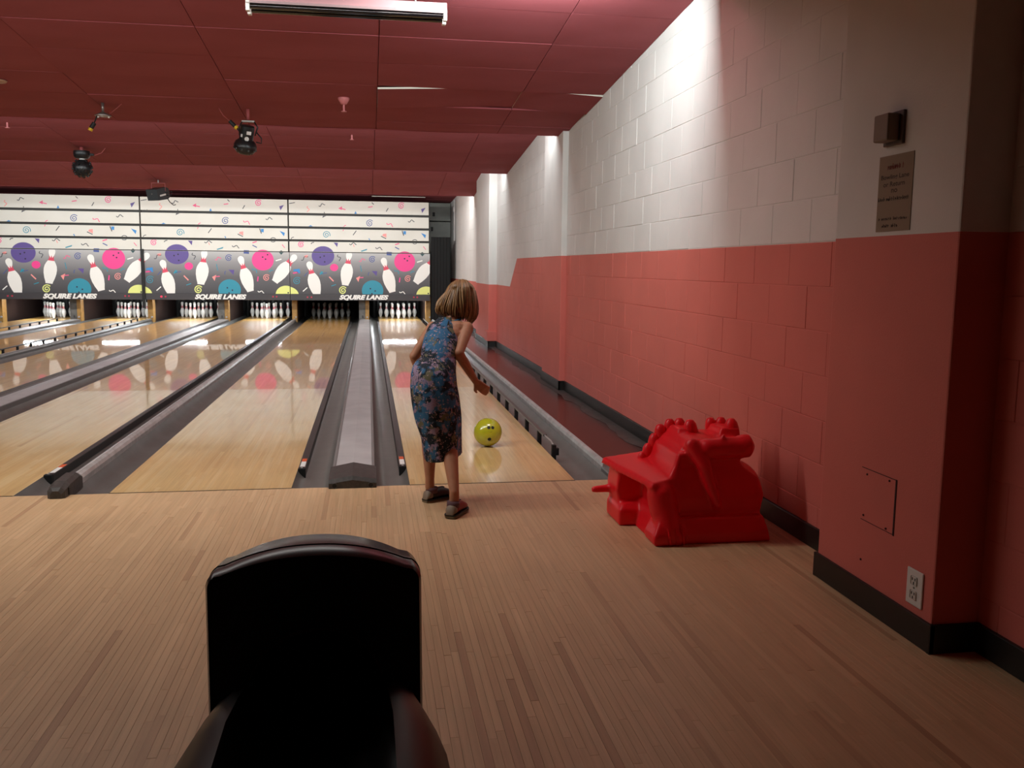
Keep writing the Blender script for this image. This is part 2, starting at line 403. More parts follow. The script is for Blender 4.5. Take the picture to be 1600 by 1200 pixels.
def thin_rail(xc, label, y0, w_=.035, z=.062, block=True, mt=None):
    t = empty('capping_rail', (xc, YF, 0)); tag(t, label, 'rail', 'thin capping rails')
    prof = [(xc-w_, -.1), (xc+w_, -.1), (xc+w_, z-.03), (xc+w_*.75, z-.008), (xc+w_*.3, z), (xc-w_*.3, z), (xc-w_*.75, z-.008), (xc-w_, z-.03)]
    local(MB().profile_y(prof, y0, 22.5).build('rail', mt or M_ALU), t)
    local(MB().profile_y([(xc-w_*.18, z-.002), (xc+w_*.18, z-.002), (xc+w_*.14, z+.003), (xc-w_*.14, z+.003)], y0, 22.5).build('rail_bead', M_CAP), t)
    if block:
        h = MB()
        def ring(y, w2, zt): return [(xc-w2, y, -.02), (xc+w2, y, -.02), (xc+w2, y, zt-.02), (xc+w2*.55, y, zt), (xc-w2*.55, y, zt), (xc-w2, y, zt-.02)]
        h.rings([ring(YF-.10, .030, .045), ring(YF-.085, .048, .065), ring(YF+.0, .054, .085), ring(YF+.19, .05, .09), ring(YF+.25, .045, .07)])
        o = h.build('end_block', M_HOUS); fix(o.data); local(o, t)
        local(MB().box(xc+.047, xc+.056, YF-.04, YF-.03, .01, .05).build('slot', M_DARK), t)
    return t
thin_rail(-1.80, 'thin silver rail between two gutters, ending in a dark block', YF+.22)
thin_rail(c23, 'thin grey rail beside the black-footed bumper on the left', YF+.22, mt=M_GUT)
thin_rail(LANES[6]+LW+.236+.030, 'silver rail along the right edge of the rightmost gutter', YF+.22, w_=.026, block=False)
local(MB().cbox(LANES[6]+LW+.236, LANES[6]+LW+.300, YF-.0, YF+.25, -.05, .035, .012).build('rail_foot', M_CAPEDGE), bpy.data.objects['capping_rail.002'])

def bumper_up(xe, side, label, y0, y1, n0):
    """raised bumper: bar on black posts along a lane edge"""
    t = empty('bumper_rail', (xe, y0, 0)); tag(t, label, 'bumper', 'raised bumper rails')
    xp = xe+side*.03
    zt = .07
    local(MB().cbox(xp-.012, xp+.016, y0-.10, y1, zt-.004, zt+.014, .004).build('bar', M_BUMPG), t)
    pm = MB().cbox(-.016, .016, -.018, .018, -.04, zt, .003).mesh('post', M_DARK)
    k = 0
    while n0+k*.567 < y1:
        o = link('post', pm, t); o.location = (xp-xe, n0+k*.567-y0, 0); k += 1
    arm = MB().tube([(xp, y0-.1, zt+.005), (xp+side*.02, y0-.24, zt-.01), (xp+side*.03, y0-.36, .02)], .006, 8)
    local(arm.build('swing_arm', M_ALU, smooth=True), t)
    local(MB().cbox(xp+side*.03-.02, xp+side*.03+.02, y0-.40, y0-.36, -.02, .035, .006).build('pivot_block', M_DARK), t)
    return t
bumper_up(LANES[6]+LW, 1, 'raised bumper rail on black posts beside the red wall', 6.75, 22.3, 6.31)
bumper_up(LANES[2]+LW, 1, 'raised thin bumper rail on black posts right of the second lane from left', 6.4, 22.3, 6.39)
bumper_up(LANES[1]+LW, 1, 'raised thin bumper rail on black posts right of the leftmost lane', 6.4, 22.3, 6.39)

def bumper_down(xe, side, label):
    t = empty('bumper_rail', (xe, YF+.55, 0)); tag(t, label, 'bumper', 'lowered bumper rails with stickers')
    a, b = sorted((xe+side*.002, xe+side*.050)); y0 = YF+.53
    local(MB().cbox(a, b, y0, 22.3, -.055, .004, .004).build('bar', M_BUMP), t)
    local(MB().cbox(a-.001, b+.001, y0-.035, y0+.004, -.06, .010, .005).build('end_cap', M_DARK), t)
    local(MB().cyl(((a+b)/2, y0-.015, .009), ((a+b)/2, y0-.015, .013), .008, n=12).build('screw', M_ALU), t)
    s = local(MB().box(a+.008, b-.008, y0+.05, y0+.30, .003, .005).build('sticker', M_STW), t)
    q = MB().box(a+.008, b-.008, y0+.21, y0+.30, .005, .0056).build('sticker_band', M_STO, s)
    return t
bumper_down(LANES[6], -1, 'lowered bumper with orange and white sticker beside the girl, left edge of the rightmost lane')
bumper_down(LANES[5]+LW, 1, 'lowered bumper with orange and white sticker left of the wide divider')
bumper_down(LANES[4]+LW, 1, 'lowered bumper with orange and white sticker left of the thin silver rail')

# walkway between the last rail and the wall
wk = MB().box(LANES[6]+LW+.306, WALLX, YF-.004, 25.4, -.1, .0).build('walkway', M_WALK)
tag(wk, 'narrow glossy maroon walkway between the rail and the red wall', kind='structure')
e = MB()
yy = YF; rr = random.Random(5); pts = []
while yy < 22: pts.append((WALLX-.135-rr.uniform(-.03, .03), yy)); yy += rr.uniform(.12, .35)
n = len(pts)
e.add([(x_, y_, .0015) for x_, y_ in pts]+[(WALLX-.005, y_, .0015) for x_, y_ in pts], [(i, i+n, i+n+1, i+1)[::-1] for i in range(n-1)])
e.build('dusty_edge', M_DUST, wk)

# ------------------------------------------------------------------ right wall: painted concrete blocks
BH, BL = .2135, .427
wr = MB()
wr.box(WALLX-.0005, WALLX+.3, -7, 25.6, -.1, 3.45)
wall = wr.build('wall_right', M_PAINT); tag(wall, 'painted concrete block wall, white above red', kind='structure')
def block_mesh(l, h):
    b = MB(); c = .0030
    A = [(0, -l/2, -h/2), (0, l/2, -h/2), (0, l/2, h/2), (0, -l/2, h/2)]
    B = [(-.005, -l/2+.001, -h/2+.001), (-.005, l/2-.001, -h/2+.001), (-.005, l/2-.001, h/2-.001), (-.005, -l/2+.001, h/2-.001)]
    D = [(-.0068, -l/2+c, -h/2+c), (-.0068, l/2-c, -h/2+c), (-.0068, l/2-c, h/2-c), (-.0068, -l/2+c, h/2-c)]
    b.rings([A, B, D]); me = b.mesh('block', M_PAINT); fix(me); return b, me
full, full_me = block_mesh(BL-.002, BH-.002)
cells = []
for k in range(16):
    z0 = -.006+k*BH
    off = 3.955 if k % 2 == 0 else 4.177
    j0 = int(math.floor((-1-off)/BL))
    for j in range(j0, 70):
        a = off+j*BL; b = a+BL
        if a > 25.4 or b < .6: continue
        for lo, hi in ((.6, 2.76), (3.60, 9.70), (10.72, 15.19), (17.0, 25.4)):
            a2, b2 = max(a, lo), min(b, hi)
            if b2-a2 < .05: continue
            cells.append((a2, b2, max(z0, .0), min(z0+BH, 3.42)))
def near_first(c):
    y = (c[0]+c[1])/2
    return abs(y) if y > 2 else 99
cells.sort(key=near_first)
part_me = {}
rest = MB()
for i, c in enumerate(cells):
    l = round(c[1]-c[0]-.0015, 3); h = round(c[3]-c[2]-.0022, 3)
    loc = (WALLX+.004, (c[0]+c[1])/2, (c[2]+c[3])/2)
    if i < 300:
        if (l, h) not in part_me: part_me[(l, h)] = block_mesh(l, h)[1]
        o = link('block', part_me[(l, h)], wall, loc)
        o.rotation_euler = (0, 0, rr.uniform(-.003, .003)); o.location.x += rr.uniform(-.0012, .0012)
    else:
        bb, me_ = block_mesh(l, h); bpy.data.meshes.remove(me_)
        rest.add([(p[0]+loc[0], p[1]+loc[1], p[2]+loc[2]) for p in bb.v], bb.f)
ro = rest.build('block_field', M_PAINT, wall); fix(ro.data); tag(ro, kind='stuff')
# pilasters and the near column
for nm, x0, y0, y1 in (('pilaster', 2.085, 9.70, 10.72), ('pilaster', 2.015, 15.19, 17.0), ('column', 1.965, 2.776, 3.60)):
    o = MB().cbox(x0, WALLX+.1, y0, y1, 0, 3.42, .008).build(nm, M_PAINT, wall)
MB().cbox(1.985, 2.16, 15.15, 15.5, .10, .27, .01).build('pilaster_foot', M_PAINT, wall)
# old filled-in box on the column: scored outline and screw holes
M_SCAR = mat('dark joint', '3a1512', .8)
sc = MB()
sc.box(1.9625, 1.9645, 3.036, 3.044, .352, .57)
sc.box(1.9635, 1.9648, 3.04, 3.28, .566, .5685); sc.box(1.9635, 1.9648, 3.04, 3.27, .354, .356)
sc.build('filled_box_outline', M_SCAR, wall)
hm = MB().cyl((0, 0, 0), (-.004, 0, 0), .004, n=10).mesh('screw_hole', M_SCAR)
for y_, z_ in ((3.24, .545), (3.085, .555), (3.25, .375), (3.09, .365), (3.25, .19)):
    link('screw_hole', hm, wall, (1.965, y_, z_))

bb = MB(); BZ = .107; bt = .012
def base(x, y0, y1, z0=0): bb.cbox(x-bt, x+.01, y0, y1, z0, BZ, .004)
base(WALLX-.004, -6.9, 2.776); base(1.965, 2.776-bt, 3.60+bt); base(WALLX-.004, 3.60, 9.70); base(2.085, 9.70-bt, 10.72+bt); base(WALLX-.004, 10.72, 15.19); base(2.015, 15.19-bt, 17.0+bt); base(WALLX-.004, 17.0, 22.1)
for x_, y_ in ((1.965, 2.776), (2.085, 9.70), (2.015, 15.19)): bb.box(x_-bt+.001, WALLX-.004, y_-bt, y_+.005, 0, BZ-.001)
for x_, y_ in ((1.965, 3.60), (2.085, 10.72), (2.015, 17.0)): bb.box(x_-bt+.001, WALLX-.004, y_-.005, y_+bt, 0, BZ-.001)
tag(bb.build('baseboard_right', M_BLACKBASE), 'black vinyl baseboard along the red wall', kind='structure')

# other walls of the hall (out of the picture, they only close the room)
M_DIMWALL = mat('dim concourse wall', '7d5a50', .8)
tag(MB().box(XL-.2, WALLX+.3, -7.2, -7, -.1, 3.6).build('wall_back', M_DIMWALL), 'dim concourse wall', kind='structure')
tag(MB().box(XL-.2, XL, -7, 25.6, -.1, 3.6).build('wall_left', M_DIMWALL), 'plain side wall', kind='structure')
tag(MB().box(XL-.2, WALLX+.3, 25.6, 25.8, -.4, 3.6).build('wall_front', M_DARK), 'dark wall behind the pin machines', kind='structure')

# ------------------------------------------------------------------ ceiling: sawtooth of sagging tiles
ZLO = 2.795
ZONES = [(5.30, 3.168, 9.95, ZLO), (9.95, 3.168, 14.06, ZLO), (14.06, 3.255, 18.53, 2.788), (18.53, 3.17, 24.6, 3.0)]
cb = MB()
for y0, z0, y1, z1 in ZONES:
    d = .03
    cb.rings([[(XL, y0, z0+d), (XL, y1, z1+d), (XL, y1, z1+d+.1), (XL, y0, z0+d+.1)], [(WALLX+.1, y0, z0+d), (WALLX+.1, y1, z1+d), (WALLX+.1, y1, z1+d+.1), (WALLX+.1, y0, z0+d+.1)]])
for (y, zl) in ((5.30, 2.955), (9.95, ZLO), (14.06, ZLO), (18.53, 2.788)):
    cb.box(XL, WALLX+.1, y-.022, y, zl, 3.42)
cb.box(XL, WALLX+.1, -7, 5.28, 2.965, 3.1)
cb.box(XL-.2, WALLX+.3, -7.2, 25.8, 3.42, 3.6)
ceil = cb.build('ceiling', M_CEIL); fix(ceil.data); tag(ceil, 'stepped ceiling of red painted tiles', kind='structure')
def tile_mesh(sag, edge):
    nx, ny = 6, 3; b = MB(); n = 0; t = .016
    def zz(i, j):
        u = i/nx; v = j/ny; return -sag*(16*u*(1-u)*v*(1-v))
    for top in (0, 1):
        for j in range(ny+1):
            for i in range(nx+1):
                b.v.append((-.5+i/nx, -.5+j/ny, (t if top else 0)+zz(i, j)))
    q = (nx+1)*(ny+1)
    for j in range(ny):
        for i in range(nx):
            a = j*(nx+1)+i
            b.face(a, a+nx+1, a+nx+2, a+1); b.face(a+q, a+q+1, a+q+nx+2, a+q+nx+1)
    b.cur = 1
    for i in range(nx): b.face(i, i+1, i+1+q, i+q); a = ny*(nx+1)+i; b.face(a+1, a, a+q, a+1+q)
    for j in range(ny): a = j*(nx+1); b.face(a+nx+1, a, a+q, a+nx+1+q); a += nx; b.face(a, a+nx+1, a+nx+1+q, a+q)
    return b.mesh('ceiling_tile', [M_CEIL, edge], smooth=True, angle=30)
TM = [tile_mesh(s_, M_CEIL) for s_ in (0, .004, .009, .016)]
TLOOSE = tile_mesh(.004, M_TEDGE)
XS = [WALLX-.002, 1.40]
while XS[-1] > -11.0: XS.append(XS[-1]-1.305)
rt_ = random.Random(11)
for zi, (y0, z0, y1, z1) in enumerate(ZONES):
    sl = (z1-z0)/(y1-y0); ang = math.atan(sl)
    if zi == 0: ys = [5.30, 5.645]+[6.30+.655*k for k in range(6)]+[9.93]
    elif zi == 3: ys = [18.53+.655*k for k in range(9)]+[24.55]
    else: ys = [y0+(y1-.022-y0)*k/6 for k in range(7)]
    for r in range(len(ys)-1):
        for c in range(len(XS)-1):
            xa, xb = XS[c+1], XS[c]; ya, yb = ys[r], ys[r+1]
            yc = (ya+yb)/2; zc = z0+sl*(yc-y0)+.004
            me = rt_.choice(TM if zi in (1, 2) else TM[:3])
            rot = [ang, 0, 0]; dz = rt_.uniform(-.002, .003)
            rot[1] = rt_.uniform(-.0015, .0015)
            if zi == 0 and abs(ya-8.265) < .02 and abs(xa-.095) < .02: me = TLOOSE; rot[1] = -.048; dz = .002
            if zi == 0 and abs(ya-8.265) < .02 and c == 0: me = TLOOSE; rot[1] = .05; dz = .001
            if zi == 3 and r == len(ys)-4 and abs(xa-.095) < .02: me = TLOOSE; rot[0] += .02; dz = -.02
            o = link('ceiling_tile', me, ceil, ((xa+xb)/2, yc, zc+dz))
            o.scale = (xb-xa-.006, (yb-ya-.005)/math.cos(ang), 1); o.rotation_euler = rot

# ------------------------------------------------------------------ masking units above the pins
YM = 22.20; UW = 3.36
def G(zx, zy):
    s = .0239*(1030-zy)/870+.003
    return ((zx-1337)*.002668, .523+(1030-(zy+s*(1337-zx)))*.00271)
PAL = dict(pink='f0408f', hot='ee5f8c', sal='f29a94', blue='2f86c9', teal='2f8fa6', navy='3d4f93', purp='5d4a8f', dark='4a4a50', white='f2f0ea', yel='e6ec8c', red='dd4a63', dteal='21484a')
PM = {k: mat('print '+k, v, .45) for k, v in PAL.items()}
M_SLAT = mat('white slat', 'dedbd0', .42, noise=(2, 'd6d2c6', .6))
M_GAP = mat('slat gap shadow board', '2c2a26', .6)
def grad_mat():
    m = bpy.data.materials.new('printed grey fade'); m.use_nodes = True; N = m.node_tree.nodes; K = m.node_tree.links
    b = N['Principled BSDF']; tc = N.new('ShaderNodeTexCoord'); sp = N.new('ShaderNodeSeparateXYZ'); K.new(tc.outputs['Object'], sp.inputs[0])
    mr = N.new('ShaderNodeMapRange'); mr.inputs[1].default_value = .67; mr.inputs[2].default_value = 1.67; K.new(sp.outputs[2], mr.inputs[0])
    cr = N.new('ShaderNodeValToRGB'); e = cr.color_ramp.elements
    e[0].position = 0; e[0].color = lin('454346'); e[1].position = 1; e[1].color = lin('b9b8b6')
    q = e.new(.4); q.color = lin('5f5d60'); q = e.new(.75); q.color = lin('918f90')
    K.new(mr.outputs[0], cr.inputs[0]); K.new(cr.outputs[0], b.inputs['Base Color']); b.inputs['Roughness'].default_value = .4
    return m
M_GRAD = grad_mat()
M_STRIP = mat('masking bottom strip', '403d40', .4)
M_LED = mat('lane lamp red', 'b3324a', .4)
M_LEDON = mat('lane lamp lit', 'ff2f4a', .4, emit='ff2040', emit_s=1.2)

def spiral(cx, cy, r, wd=6, turns=1.9, ph=0., sgn=1):
    n = 44; pts = []
    for i in range(n+1):
        t = i/n; a = ph+sgn*2*PI*turns*t; q = r*(.12+.88*t)
        pts.append((cx+q*math.cos(a), cy+q*math.sin(a)))
    return stroke(pts, wd)
def stroke(pts, wd):
    out = []; L = []; R = []
    for i, p in enumerate(pts):
        a = pts[max(i-1, 0)]; b = pts[min(i+1, len(pts)-1)]
        dx, dy = b[0]-a[0], b[1]-a[1]; l = math.hypot(dx, dy) or 1
        L.append((p[0]-dy/l*wd/2, p[1]+dx/l*wd/2)); R.append((p[0]+dy/l*wd/2, p[1]-dx/l*wd/2))
    for i in range(len(pts)-1): out.append([L[i], L[i+1], R[i+1], R[i]])
    return out
def line(a, b, wd=7): return stroke([a, b], wd)
def squig(a, b, amp=9, wd=6.5, waves=1.3):
    n = 16; dx, dy = b[0]-a[0], b[1]-a[1]; l = math.hypot(dx, dy)
    return stroke([(a[0]+dx*i/n-dy/l*amp*math.sin(2*PI*waves*i/n), a[1]+dy*i/n+dx/l*amp*math.sin(2*PI*waves*i/n)) for i in range(n+1)], wd)
def disc(cx, cy, rx, ry=None, n=40):
    ry = ry or rx
    return [[(cx+rx*math.cos(2*PI*i/n), cy+ry*math.sin(2*PI*i/n)) for i in range(n)]]
def poly(*p): return [list(p)]
PINPROF = [(0, .245), (.04, .26), (.15, .36), (.28, .44), (.40, .46), (.50, .42), (.58, .33), (.65, .22), (.70, .165), (.76, .15), (.80, .17), (.85, .215), (.90, .235), (.95, .21), (.985, .12), (1, .0)]
def pin2d(bx, by, hx, hy, wd):
    dx, dy = hx-bx, hy-by; l = math.hypot(dx, dy); ux, uy = dx/l, dy/l
    def P(t, s): return (bx+dx*t-uy*s*wd, by+dy*t+ux*s*wd)
    body = []
    for (t0, w0), (t1, w1) in zip(PINPROF[:-1], PINPROF[1:]):
        body.append([P(t0, w0), P(t1, w1), P(t1, -w1), P(t0, -w0)])
    crown = [[P(.645, .225), P(.71, .16), P(.71, -.16), P(.645, -.225)], [P(.70, .165), P(.79, .165), P(.71, .04)], [P(.71, .07), P(.80, 0), P(.71, -.07)], [P(.70, -.165), P(.71, -.04), P(.79, -.165)]]
    return body, crown
SH = []        # name, colour, polygons
def add(name, colr, polys): SH.append((name, colr, polys))
def pball(colr, cx, cy, rx, ry, holes):
    add('printed_ball', colr, disc(cx, cy, rx, ry))
    for h in holes: add('printed_finger_hole', 'dark2', disc(h[0], h[1], 7, 7, 12))
PM['dark2'] = mat('print hole', '2b2440', .5)
PM['crown'] = PM['red']
pball('purp', 373, 623, 100, 88, [(349, 635), (383, 624), (387, 677)])
pball('pink', 1105, 676, 95, 91, [(1104, 650), (1129, 668), (1147, 629)])
pball('teal', 812, 937, 97, 92, [(792, 920), (835, 941), (806, 966)])
pball('yel', 1300, 978, 90, 77, [(1320, 964)])
pball('yel', 1300-1259, 978, 112, 80, [])
add('printed_ball', 'pink', disc(470, 728, 36, 33))
for bx, by, hx, hy in ((318, 985, 246, 672), (566, 890, 609, 586), (992, 952, 908, 640), (1203, 868, 1395, 612), (1203-1259, 868, 1395-1259, 612)):
    b_, c_ = pin2d(bx, by, hx, hy, 118)
    add('printed_pin', 'white', b_); add('printed_crown', 'crown', c_)
for name, colr, pg in [
 ('printed_line', 'dark', line((85, 150), (135, 142))), ('printed_squiggle', 'sal', squig((248, 175), (250, 228))), ('printed_squiggle', 'dark', squig((342, 172), (396, 155))),
 ('printed_arrow', 'hot', line((535, 197), (578, 208), 8)+poly((515, 196), (548, 178), (545, 212))), ('printed_triangle', 'dark', poly((390, 224), (372, 280), (406, 264))),
 ('printed_triangle', 'blue', poly((668, 220), (649, 259), (684, 261))), ('printed_line', 'hot', line((780, 188), (820, 183), 8)), ('printed_line', 'dark', line((813, 146), (830, 164))),
 ('printed_line', 'dark', line((960, 197), (941, 228))), ('printed_spiral', 'pink', spiral(1078, 178, 30)), ('printed_triangle', 'purp', poly((1257, 208), (1298, 196), (1267, 243))), ('printed_line', 'dark', line((134, 228), (142, 244), 5)),
 ('printed_half_disc', 'blue', poly((243, 368), (250, 355), (268, 345), (285, 355), (291, 370))), ('printed_squiggle', 'hot', squig((580, 348), (545, 395), 8, 6, .8)), ('printed_spiral', 'navy', spiral(792, 332, 33)),
 ('printed_squiggle', 'hot', squig((945, 330), (1005, 356))), ('printed_squiggle', 'dark', squig((1138, 315), (1196, 311))),
 ('printed_arc', 'dark', stroke([(95, 472), (98, 462), (106, 455), (120, 452)], 6)), ('printed_spiral', 'teal', spiral(405, 432, 34, ph=1.0)), ('printed_line', 'dark', line((672, 397), (642, 437))),
 ('printed_line', 'blue', line((783, 466), (794, 488))), ('printed_fan', 'sal', poly((903, 442), (912, 428), (942, 424), (941, 462))), ('printed_line', 'dark', line((893, 447), (938, 470))),
 ('printed_square', 'blue', poly((1094, 402), (1120, 404), (1117, 434), (1096, 430))), ('printed_line', 'dark', line((1083, 400), (1098, 444), 8)), ('printed_triangle', 'blue', poly((1255, 420), (1301, 438), (1293, 469))),
 ('printed_ring', 'dark', stroke([(1198+23*math.cos(i*PI/12), 499+19*math.sin(i*PI/12)) for i in range(25)], 6)),
 ('printed_spiral', 'pink', spiral(182, 520, 29)), ('printed_arc', 'dark', stroke([(268, 514), (280, 503), (296, 500)], 7)), ('printed_triangle', 'purp', poly((468, 502), (507, 506), (500, 544))),
 ('printed_squiggle', 'dark', squig((608, 515), (672, 512))), ('printed_line', 'sal', line((643, 518), (651, 543), 6)), ('printed_wedge', 'teal', poly((710, 578), (768, 560), (764, 572), (716, 586))), ('printed_squiggle', 'dark', squig((843, 548), (906, 562))),
 ('printed_line', 'hot', line((1018, 525), (1056, 513), 9)), ('printed_line', 'navy', line((1018, 545), (1056, 565), 8)), ('printed_line', 'hot', line((1275, 540), (1298, 570), 6)), ('printed_square', 'navy', poly((943, 588), (988, 590), (987, 622), (941, 618))),
 ('printed_diamond', 'dteal', poly((1245, 606), (1266, 590), (1288, 607), (1266, 630))),
 ('printed_spiral', 'teal', spiral(140, 850, 36)), ('printed_flag', 'blue', poly((110, 746), (165, 738), (169, 781), (140, 776), (138, 760), (112, 762))), ('printed_line', 'pink', line((105, 779), (152, 772), 10)),
 ('printed_squiggle', 'dark', squig((180, 660), (238, 622))), ('printed_blot', 'sal', poly((205, 622), (238, 612), (240, 634), (218, 640))), ('printed_line', 'navy', line((203, 807), (236, 770), 5)), ('printed_line', 'white', line((190, 945), (229, 910), 9)),
 ('printed_star', 'teal', poly((338, 784), (352, 770), (350, 758), (364, 766), (378, 764), (366, 778), (372, 794), (356, 786), (345, 796))), ('printed_line', 'navy', line((355, 785), (405, 775), 5)),
 ('printed_line', 'sal', line((425, 812), (463, 853), 11)), ('printed_line', 'teal', line((443, 896), (484, 882), 7)), ('printed_squiggle', 'dark', squig((507, 613), (528, 667), 11)), ('printed_squiggle', 'hot', squig((693, 670), (746, 650))),
 ('printed_line', 'teal', line((705, 710), (714, 767), 6)), ('printed_triangle', 'sal', poly((664, 824), (702, 804), (685, 860))), ('printed_line', 'hot', line((690, 822), (731, 818), 8)), ('printed_line', 'navy', stroke([(775, 802), (774, 782), (784, 772)], 5)),
 ('printed_triangle', 'purp', poly((806, 760), (856, 762), (849, 806))), ('printed_spiral', 'navy', spiral(812, 657, 31)), ('printed_squiggle', 'teal', squig((1013, 748), (1057, 782), 8)), ('printed_squiggle', 'teal', squig((1155, 776), (1192, 762), 4)),
 ('printed_line', 'white', line((1217, 682), (1267, 668), 10)), ('printed_spiral', 'sal', spiral(1133, 832, 31)), ('printed_line', 'pink', line((1061, 820), (1055, 863), 10)), ('printed_squiggle', 'white', squig((1055, 948), (1110, 960), 7, 7)), ('printed_spiral', 'yel', spiral(545, 937, 37, 9)),
]: add(name, colr, pg)

def clip(pg, ax, val, keep_less):
    out = []
    for i in range(len(pg)):
        a, b = pg[i-1], pg[i]
        ia = (a[ax] < val) == keep_less; ib = (b[ax] < val) == keep_less
        if ia != ib:
            t = (val-a[ax])/(b[ax]-a[ax]); out.append((a[0]+(b[0]-a[0])*t, a[1]+(b[1]-a[1])*t))
        if ib: out.append(b)
    return out
PANELS = [('slat', 2.600, 2.905, .05), ('slat', 2.283, 2.545, .04), ('slat', 1.975, 2.230, .03), ('slat', 1.684, 1.925, .02), ('lower_panel', .672, 1.668, .0)]
UNIT_LABEL = ['rightmost printed masking unit with confetti, balls and pins', 'middle printed masking unit with confetti, below the boxy ceiling projector', 'leftmost printed masking unit with confetti, cut by the picture edge']
fc = None
def text_mesh(body, size, mt, shear=.22, offset=.012, name='lettering'):
    cu = bpy.data.curves.new(name, 'FONT'); cu.body = body; cu.size = size; cu.shear = shear; cu.offset = offset
    cu.align_x = 'LEFT'; cu.resolution_u = 4
    ob = bpy.data.objects.new(name, cu); COL.objects.link(ob)
    dg = bpy.context.evaluated_depsgraph_get()
    me = bpy.data.meshes.new_from_object(ob.evaluated_get(dg)); bpy.data.objects.remove(ob); bpy.data.curves.remove(cu)
    me.materials.clear(); me.materials.append(mt); me.name = name
    return me
TXT = text_mesh('SQUIRE LANES', .165, PM['white'], .3, .0095)
tw = max(v.co.x for v in TXT.vertices)-min(v.co.x for v in TXT.vertices); tmin = min(v.co.x for v in TXT.vertices)
proto = None; made = []
def unit(i):
    xr = LANES[6]+LW+.198-i*UW
    root = empty('masking_unit', (xr, YM, 0)); tag(root, UNIT_LABEL[i], 'masking unit', 'printed masking units above the pins')
    return root
u0 = unit(0)
MB().box(-UW+.012, -.004, .10, .14, .6, 2.9).build('backing_board', M_GAP, u0)
for nm, z0, z1, dy in PANELS:
    lower = nm != 'slat'
    p = MB().cbox(-UW+.004, -.004 if lower else -.028, dy, dy+.03, z0, z1, .004).build(nm, M_GRAD if lower else M_SLAT, u0)
    for sname, colr, polys in SH:
        q = MB()
        for pg in polys:
            pg = [G(*a) for a in pg]
            for ax, val, less in ((1, z1-.004, True), (1, z0+.004, False), (0, -UW+.01, False), (0, -.008 if lower else -.032, True)):
                if pg: pg = clip(pg, ax, val, less)
            if len(pg) > 2:
                lift = .0012 if 'hole' not in sname and 'crown' not in sname else .0022
                n = len(q.v); q.v += [(a[0], dy-lift, a[1]) for a in pg]; q.face(*range(n, n+len(pg)))
        if q.f:
            o = q.build(sname, PM[colr], p)
st = MB().cbox(-UW+.004, -.004, -.012, .035, .523, .672, .004).build('bottom_strip', M_STRIP, u0)
tx = link('lettering', TXT, st); s_ = 1.185/tw
x_t, z_t = G(512, 1018)
tx.location = (x_t-tmin*s_, -.0135, z_t+.002); tx.rotation_euler = (PI/2, 0, 0); tx.scale = (s_, .122/.118*.86, 1)
for cx in (230, 265, 1187, 1218):
    a = G(cx, 998)
    o = MB().cyl((a[0], -.012, a[1]), (a[0], -.016, a[1]), .021, n=16).build('lane_lamp', M_LED, st)
def dup(root, label, loc):
    r = root.copy(); COL.objects.link(r); r['label'] = label; r.location = loc
    for ch in list(root.children):
        c = ch.copy(); COL.objects.link(c); c.parent = r
        for gch in list(ch.children):
            d = gch.copy(); COL.objects.link(d); d.parent = c
    return r
u1 = dup(u0, UNIT_LABEL[1], u0.location-Vector((UW, 0, 0))); u2 = dup(u0, UNIT_LABEL[2], u0.location-Vector((2*UW, 0, 0)))
lit = [g for c in u1.children for g in c.children if g.name.startswith('lane_lamp')]
lit.sort(key=lambda o: min(v.co.x for v in o.data.vertices))
me_ = lit[0].data.copy(); me_.materials.clear(); me_.materials.append(M_LEDON); lit[0].data = me_
pp = MB().cbox(-.035, .035, -.05, .0, .33, 1.70, .006).build('divider_post', M_DARK, loc=(u1.location.x-UW+.02, YM, 0))
tag(pp, 'slim black upright post between the left and middle masking units', 'post')

# ------------------------------------------------------------------ pit: kickbacks, curtains, lamps
M_KICK = mat('kickback wood edge', 'b08547', .5, noise=(14, '8f6a38', .7))
M_KGREY = mat('kickback grey plate', '6f6b66', .5, noise=(7, '4c4946', .7))
M_KDARK = mat('kickback dark board', '2a1815', .6)
M_TUBE = mat('pin lamp tube', 'ffffff', .4, emit='f4fbff', emit_s=85)
M_TUBEOFF = mat('pin lamp tube off', 'c8c8c4', .35)
div = [('wide', LANES[5]+LW, LANES[6], 'between the rightmost and unlit racks'), ('thin', LANES[4]+LW, LANES[5], 'left of the unlit rack'), ('wide', LANES[3]+LW, LANES[4], 'between the third and fourth racks from the left'),
       ('thin', LANES[2]+LW, LANES[3], 'between the second and third racks from the left'), ('wide', LANES[1]+LW, LANES[2], 'between the two leftmost racks'), ('thin', LANES[6]+LW, LANES[6]+LW+.36, 'right of the rightmost rack'), ('thin', LANES[1]-.5, LANES[1], 'left of the leftmost rack')]
for kind, a, b, where in div:
    c = (a+b)/2; hw = .125 if kind == 'wide' else .06
    if 'right of the rightmost' in where: c = LANES[6]+LW+.17
    t = empty('kickback', (c, 22.55, 0)); tag(t, 'wooden kickback wall '+where, 'kickback', 'kickback walls between the pin decks')
    local(MB().box(c-hw+.004, c+hw-.004, 22.62, 25.2, -.12, .95).build('board', M_KDARK), t)
    if kind == 'wide':
        local(MB().cbox(c-hw, c+.03, 22.55, 22.62, -.1, .6, .006).build('front_plate', M_KGREY), t)
        local(MB().cbox(c+.03, c+hw, 22.54, 22.75, -.1, .6, .006).build('wood_edge', M_KICK), t)
        local(MB().cbox(c-.05, c-.02, 22.53, 22.56, .08, .14, .005).build('latch', M_HOUS), t)
    else:
        local(MB().cbox(c-hw, c+hw, 22.55, 22.80, -.1, .6, .006).build('wood_edge', M_KICK), t)
    local(MB().cyl((c+hw*.6, 22.54, .10), (c+hw*.6, 22.50, .10), .02, n=12).build('roller', M_CAP), t)
